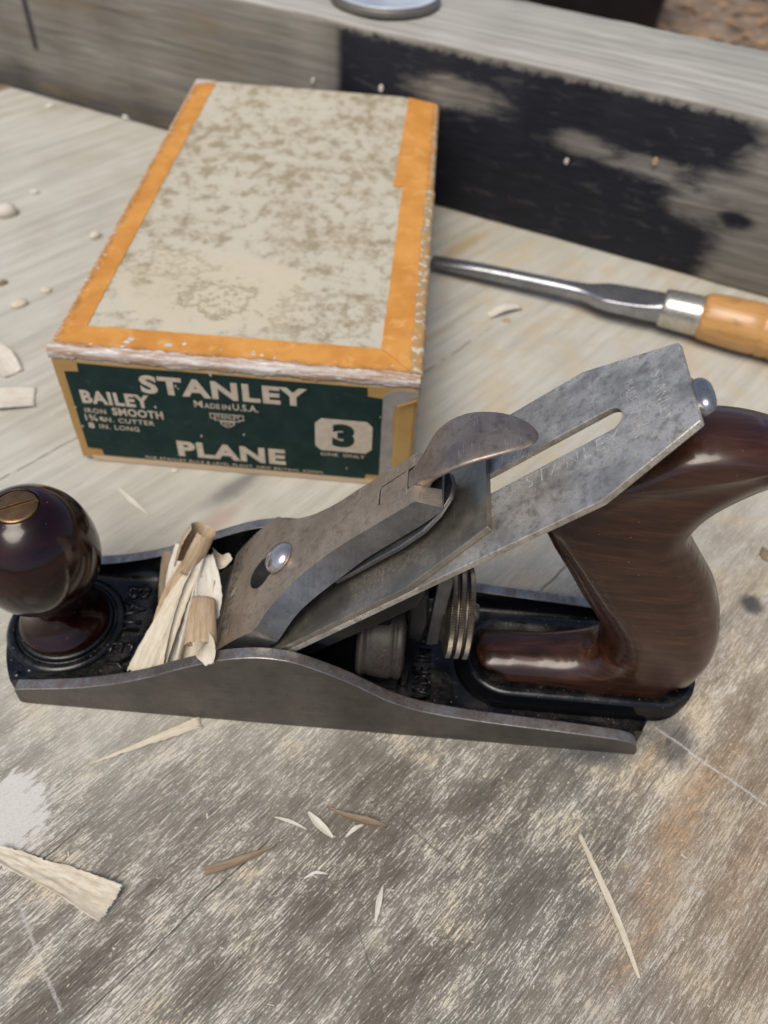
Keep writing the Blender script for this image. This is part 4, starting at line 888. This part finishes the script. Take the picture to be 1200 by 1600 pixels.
# ------------------------------------------------------------------ shavings
def ribbon(name, path, width, up, mat, label, curl=0.0, spiral=0.0, jag=0.6, nu=26, nv=14, seed=0, thick=0.09, wave=0.0, local=False, group=None, cat='shaving', asym=0.0, scroll=False):
    """strip along path; width per control; curl = total arc angle of the cross section"""
    ctrl = [np.array(tuple(p) + (w,), float) for p, w in zip(path, width)]
    C = catmull(ctrl, max(2, nu // max(1, len(ctrl) - 1))); C = np.array(C); n = len(C)
    T = np.gradient(C[:, :3], axis=0); T /= np.linalg.norm(T, axis=1)[:, None]
    up = np.array(up, float); v = []
    for i in range(n):
        sd_ = np.cross(T[i], up); sd_ /= np.linalg.norm(sd_); un = np.cross(sd_, T[i])
        for j in range(nv):
            t = j / (nv - 1) - 0.5; w = C[i, 3]
            if scroll:
                q = np.linspace(0, abs(t), 24); th_ = curl * (2 * q) ** 2.2; dq = q[1] - q[0]
                off = sd_ * w * math.copysign(1, t) * float(np.sum(np.cos(th_)) * dq) + un * w * float(np.sum(np.sin(th_)) * dq)
            elif abs(curl) > 0.01:
                ph = curl * (t + asym); R_ = w / abs(curl) * (1 - spiral * abs(t + asym)); off = sd_ * R_ * math.sin(abs(ph)) * math.copysign(1, ph) * math.copysign(1, curl) + un * R_ * (1 - math.cos(ph)) * math.copysign(1, curl)
            else: off = sd_ * w * t
            e = 0
            if i == 0: e = -jag * (0.5 + 0.9 * nz(j * 1.7, seed)) - jag * 0.4 * (j % 2)
            if i == n - 1: e = jag * (0.5 + 0.9 * nz(j * 1.7, seed + 5)) + jag * 0.4 * (j % 2)
            edge = jag * (0.35 * nz(i * 0.9, seed + 9 + j) + 0.35 * nz(i * 2.3, seed + 4 + j)) * (1 if j in (0, nv - 1) else 0)
            p = C[i, :3] + off + T[i] * e + sd_ * edge + un * wave * nz(i * 0.25 + seed, j * 0.2)
            v.append(W(p) if local else tuple(p))
    f = [[i * nv + j, (i + 1) * nv + j, (i + 1) * nv + j + 1, i * nv + j + 1] for i in range(n - 1) for j in range(nv - 1)]
    c0_ = np.mean(np.array(v), axis=0); zmin = min(p[2] for p in v); c0_[2] = zmin
    o = mk(name, [tuple(np.array(p) - c0_) for p in v], f, mat, None, smooth=True, solid=thick)
    o.location = [float(c) * S for c in c0_]
    uv = o.data.uv_layers.new(name='uv'); Lc = np.concatenate([[0], np.cumsum(np.linalg.norm(np.diff(C[:, :3], axis=0), axis=1))])
    for lp in o.data.loops:
        i, j = divmod(lp.vertex_index, nv); uv.data[lp.index].uv = (Lc[i] + seed * 13.7, (j / (nv - 1) - 0.5) * C[i, 3] + seed * 3.1)
    return tag(o, label, cat, group)
GP = 'wood shavings caught in the mouth of the plane'
sh = lambda *a, **k: ribbon('wood_shaving', *a, local=True, group=GP, **k)
sh([(42.4, 20.8, 25), (42.6, 12, 18), (43.5, 3, 11), (44.5, -4, 7.5)], [5.5, 6.5, 6, 5], (-0.5, -0.3, 0.8), M['shavbrown'], 'grey brown shaving at the back left of the mouth of the plane', curl=1.2, seed=1)
sh([(46.5, 21.2, 29), (46.0, 13, 22), (46.8, 2, 14), (47.5, -6, 9)], [3.5, 6.8, 7.5, 6.5], (-0.3, -0.5, 0.8), M['shavwhite'], 'white flat shaving leaning on the far wall of the plane', curl=0.9, seed=2)
sh([(56.5, 6, 38), (52.5, -1, 32.5), (48.5, -10, 26), (45.0, -18, 20), (43.6, -22.2, 16.5)], [3.5, 7.5, 9.5, 11.5, 13], (-0.35, -0.45, 0.8), M['shav'], 'wide fan-shaped shaving spreading to the near rim of the plane', curl=0.75, seed=3, jag=0.9)
sh([(58.4, 6.8, 41), (57.0, 0, 37), (55.5, -8, 31), (54.2, -16, 25.5), (53.4, -22.0, 21.5)], [5, 11, 14, 14, 13], (-0.2, -0.5, 0.8), M['shavwhite'], 'pale tightly rolled shaving running down the middle of the bunch', curl=4.6, spiral=0.25, seed=4, jag=0.7, nv=20)
sh([(61.0, 1, 38), (59.5, -6, 33), (58.5, -14, 27), (57.4, -21.5, 22)], [6, 9, 10, 8], (0.1, -0.5, 0.8), M['shav'], 'short pale shaving with a split upper end in the bunch', curl=2.4, seed=5, jag=1.1)
sh([(54.8, 9.5, 34.5), (56.6, 11.5, 38.5), (58.6, 13.5, 42.5), (60.2, 15.2, 45.8)], [24, 27, 28, 26], (-0.6, -0.7, 0.3), M['shavtan'], 'tan rolled shaving standing up highest in the bunch', curl=5.6, spiral=0.3, seed=6, jag=1.1, nv=26)
sh([(59.5, 9, 40), (61, 3, 39), (62.2, -4, 37), (62.6, -9.5, 34)], [4, 7, 9, 8], (0.25, -0.6, 0.75), M['shavwhite'], 'white papery shaving next to the lever cap', curl=1.4, seed=7, jag=0.9)
sh([(59.5, 14, 34), (62, 11, 35.5), (64.8, 9.5, 37.5), (67.0, 9.5, 40.0)], [6, 7, 5.5, 3.5], (-0.3, -0.5, 0.8), M['shav'], 'small twisted shaving tucked under the lever cap', curl=2.2, seed=8, jag=0.7)
sh([(62.0, -7, 40.5), (62.6, -12, 40.6), (63.4, -17, 40.2), (64.2, -21.3, 39.6)], [19, 22, 24, 25], (-0.15, -0.2, -0.95), M['shavtan'], 'tan scroll-ended rolled shaving at the near rim', curl=8.5, scroll=True, seed=9, jag=0.9, nv=60)
sh([(64.6, -19.5, 35.5), (65.8, -22.5, 38.0), (66.9, -25.6, 39.0), (67.8, -28.0, 38.2)], [8, 7.5, 6.5, 3.0], (-0.2, -0.6, 0.8), M['shav'], 'pale shaving tip hanging over the near rim', curl=1.0, seed=10, jag=0.5)
sh([(58.2, -17, 18.5), (58.0, -20, 19.5), (57.8, -22.4, 21.0)], [8, 9, 8], (-0.1, -0.7, 0.7), M['shav'], 'stub of a rolled shaving low behind the near rim', curl=3.4, seed=11, jag=0.5)
sh([(52, 12, 33), (49, 4, 27), (46.5, -5, 20), (45, -13, 14)], [4, 8, 9, 8], (-0.4, -0.4, 0.8), M['shavtan'], 'narrow tan strip half hidden under the fan-shaped shaving', curl=1.6, seed=12, jag=0.8)
sh([(57.6, 4, 39.5), (55.6, -3, 36.5), (53.2, -11, 31.5), (51.0, -18, 26.0), (49.8, -22.2, 22.5)], [3, 5, 5.5, 6, 6.5], (-0.3, -0.5, 0.8), M['shav'], 'slim cream strip lying along the top of the fan-shaped shaving', curl=2.6, seed=13, jag=1.0)
# loose shavings on the table
tp = lambda name, path, width, mat, label, **k: ribbon(name, path, width, (0, 0, 1), mat, label, **k)
tp('wood_shaving', [(-103.5, 72.2, 2.2), (-97, 70.8, 0.8), (-90, 68.8, 0.6), (-82, 66.6, 0.7), (-75, 64.0, 1.2), (-68.0, 61.4, 2.6)], [4.6, 6.0, 6.4, 8.0, 9.6, 11], M['shav'], 'broad pale shaving curling on the table at the lower left', curl=0.9, seed=21, jag=1.3, wave=0.6, nu=40, nv=26)
tp('wood_splinter', [(66.9, 91.0, 0.5), (69.5, 83.5, 0.7), (73.5, 73, 0.5), (76.5, 63.5, 0.7), (79.2, 53.6, 0.4)], [1.0, 1.6, 1.9, 1.7, 0.9], M['shav'], 'long thin splinter lying on the table below the heel of the plane', curl=0.5, seed=22, jag=0.6, thick=0.3, cat='splinter')
tp('wood_splinter', [(66.6, 90.0, 0.5), (67.8, 87.5, 0.7), (69.6, 84.0, 0.6)], [0.5, 0.8, 0.3], M['shav'], 'tiny forked splinter at the upper tip of the long splinter', seed=23, jag=0.3, thick=0.2, cat='splinter')
tp('wood_shaving', [(-16, 91.6, 0.4), (-13.2, 88.8, 0.9), (-10.4, 86.6, 0.7), (-8, 84.8, 0.3)], [0.8, 2.4, 2.2, 0.7], M['shavwhite'], 'small white shaving pointed at both ends in front of the plane', curl=0.8, seed=24, jag=0.3)
tp('wood_splinter', [(-25.8, 89.4, 0.3), (-21, 88.3, 0.7), (-16.2, 86.6, 0.3)], [0.4, 1.0, 0.4], M['shavwhite'], 'thin white curved sliver left of the small white shaving', seed=25, jag=0.3, cat='splinter')
tp('wood_shaving', [(-9.8, 93.4, 0.4), (-4, 90.8, 1.6), (2, 89.6, 1.8), (7.4, 89.2, 0.4)], [0.8, 2.2, 3.0, 1.0], M['shavbrown'], 'twisted brown shaving in front of the middle of the plane', curl=2.0, seed=26, jag=0.7)
tp('wood_splinter', [(-3.8, 85.4, 0.3), (-1.6, 87.6, 0.8), (0.8, 89.0, 0.5)], [0.5, 1.3, 0.5], M['shavwhite'], 'short white sliver touching the twisted brown shaving', seed=27, jag=0.4, cat='splinter')
tp('wood_splinter', [(7.8, 71.8, 0.3), (7.0, 67.5, 0.7), (6.4, 62.4, 0.3)], [0.5, 1.7, 0.5], M['shavwhite'], 'narrow white leaf-like sliver below the twisted brown shaving', curl=0.6, seed=28, jag=0.3, cat='splinter')
tp('wood_shaving', [(-43.4, 72.2, 0.4), (-37, 74.4, 1.1), (-30, 77.8, 1.2), (-24.8, 81.0, 0.4)], [2.8, 3.0, 2.0, 0.5], M['shavbrown'], 'tapered brown shaving right of the broad pale shaving', curl=1.6, seed=29, jag=0.5)
tp('wood_splinter', [(-14.8, 72.6, 0.3), (-12, 74.2, 0.7), (-8.6, 74.2, 0.3)], [0.4, 0.9, 0.3], M['shavwhite'], 'tiny bent white sliver in the dark stain', seed=30, jag=0.3, cat='splinter')
tp('wood_splinter', [(-85.5, 101.6, 0.3), (-74, 107.6, 0.6), (-64, 113, 0.7), (-55.4, 117.8, 0.4)], [0.6, 1.6, 3.0, 4.0], M['shav'], 'long pale fibre strip under the toe of the plane', curl=0.5, seed=31, jag=1.2, cat='splinter')
tp('wood_splinter', [(-108, 216.3, 0.3), (-101, 210, 0.9), (-93, 204, 0.3)], [0.7, 2.4, 0.7], M['shavwhite'], 'white sliver between the knob and the box', curl=0.5, seed=32, jag=0.4, cat='splinter')
tp('wood_shaving', [(46.6, 353.2, 0.4), (54, 357.6, 2.2), (62.8, 362.8, 0.6)], [4.5, 5.5, 4.5], M['shavwhite'], 'white curled shaving beside the screwdriver shank', curl=1.4, seed=33, jag=0.6)
tp('wood_shaving', [(-180, 260.5, 0.6), (-171, 262.6, 1.8), (-159.5, 266.0, 0.6)], [12, 14, 13], M['shavwhite'], 'flat white scrap on the table left of the label', curl=0.5, seed=34, jag=1.0)
tp('wood_shaving', [(-196, 300, 0.6), (-184, 290, 1.6), (-174, 281, 0.6)], [10, 14, 9], M['shavwhite'], 'white scrap at the left edge above the flat white scrap', curl=0.8, seed=35, jag=1.0)
def flake(x, y, r, hgt, mat, label, seed, ang=0.0):
    n = 9; o = []
    for k in range(n):
        a = 2 * math.pi * k / n; q = r * (0.75 + 0.5 * abs(nz(k * 1.3, seed))); o.append((q * math.cos(a) * 1.25, q * math.sin(a) * 0.85))
    rot = lambda p: (p[0] * math.cos(ang) - p[1] * math.sin(ang), p[0] * math.sin(ang) + p[1] * math.cos(ang))
    rg = [[(*rot(p), 0.05) for p in o], [(*rot((p[0] * 1.04, p[1] * 1.04)), hgt * 0.5) for p in o], [(*rot((p[0] * .8, p[1] * .8)), hgt * (0.85 + 0.3 * nz(i, seed))) for i, p in enumerate(o)], [(*rot((p[0] * .3, p[1] * .3)), hgt) for p in o]]
    v, f = loft(rg); ob = mk('wood_chip', v, f, mat, None, smooth=True); ob.location = (x * S, y * S, 0); return tag(ob, label, 'wood chip')
flake(-226, 415, 6.5, 6.5, M['shavwhite'], 'largest white chip on the grey table at the far left', 1, 0.5)
flake(-190.4, 546, 4.6, 4.0, M['shavwhite'], 'white chip lying near the foot of the timber post', 2, 0.2)
flake(-170.5, 399, 3.2, 3.5, M['shavwhite'], 'white chip beside the left edge of the box top', 3, 1.0)
flake(-189.5, 333, 4.2, 2.5, M['shav'], 'pale angled chip left of the front corner of the box', 4, 0.8)
flake(-180.5, 346, 3.0, 2.0, M['shav'], 'small pale chip behind the pale angled chip', 5, 0.1)
flake(-218.4, 441, 2.6, 2.2, M['shavwhite'], 'little white chip behind the largest chip', 6, 0.4)
flake(-204, 350, 2.6, 1.6, M['shavbrown'], 'little brown chip at the far left of the table', 7, 0.9)
flake(-247, 556, 3.5, 1.5, M['shavwhite'], 'thin white chip near the far corner of the table', 8, 0.9)
flake(154, 206.5, 4.0, 1.4, M['shavbrown'], 'dark brown chip on the table right of the handle', 9, 2.4)
flake(-88, 228.5, 1.4, 1.0, M['shavwhite'], 'tiny white chip at the foot of the box front', 10, 0.3)
flake(55.5, 351, 2.2, 0.8, M['shavtan'], 'tan flake under the curled shaving by the screwdriver', 11, 0.3)
# specks stuck to the front of the beam
bmz = lambda x, z: (20.7 + x * math.cos(BA), 459.8 + x * math.sin(BA), z)
for i, (x, z, r, mt, lb) in enumerate(((-43, 60, 2.4, 'shavwhite', 'white fleck stuck to the black part of the post above the box'), (-86, 55, 2.0, 'shavwhite', 'white fleck stuck to the grey part of the post'), (68, 46, 2.0, 'shavwhite', 'white fleck in the middle of the black stain'), (113, 57, 2.6, 'shavtan', 'orange fleck stuck to the post on the right'))):
    p = bmz(x, z); pts = [(r * (0.6 + 0.4 * abs(nz(k, i))) * math.cos(a), 1.5 * r * (0.6 + .4 * abs(nz(k, i + 3))) * math.sin(a)) for k, a in enumerate(np.linspace(0, 6.28, 8)[:-1])]
    v, f = prism(pts, 0.2, 1.4, lambda a, b, h: (a, -h, b)); ob = mk('paint_fleck', v, f, M[mt], None, bevel=0.3); ob.location = [c * S for c in p]; ob.rotation_euler = (0, 0, BA); tag(ob, lb, 'fleck')

# fine sawdust and fibres caught on the table
sv_, sf_ = [], []
for i in range(420):
    if i < 260: x, y = rng.uniform(-110, 130), rng.uniform(35, 128)
    else: x, y = rng.uniform(-220, 190), rng.uniform(128, 380)
    if -128 < x < 14 and 228 < y < 478: continue
    if -118 < x < 112 and 118 < y < 178: continue
    L = rng.uniform(0.15, 0.45) * (2.2 if rng.random() < 0.08 else 1); w = rng.uniform(0.08, 0.2); a = math.radians(50) + rng.normal(0, 0.9); h = rng.uniform(0.1, 0.3); b = len(sv_)
    c_, s_ = math.cos(a), math.sin(a)
    for u, v_, z in ((-1, -1, .02), (1, -1, .02), (1.2, 1, .02), (-.8, 1, .02), (0, 0, 1)): sv_.append((x + c_ * u * L - s_ * v_ * w, y + s_ * u * L + c_ * v_ * w, z * h + 0.02))
    sf_ += [[b, b + 1, b + 4], [b + 1, b + 2, b + 4], [b + 2, b + 3, b + 4], [b + 3, b, b + 4]]
sw = mk('sawdust', sv_, sf_, M['shav']); sw['kind'] = 'stuff'; sw['label'] = 'fine pale sawdust scattered over the table'
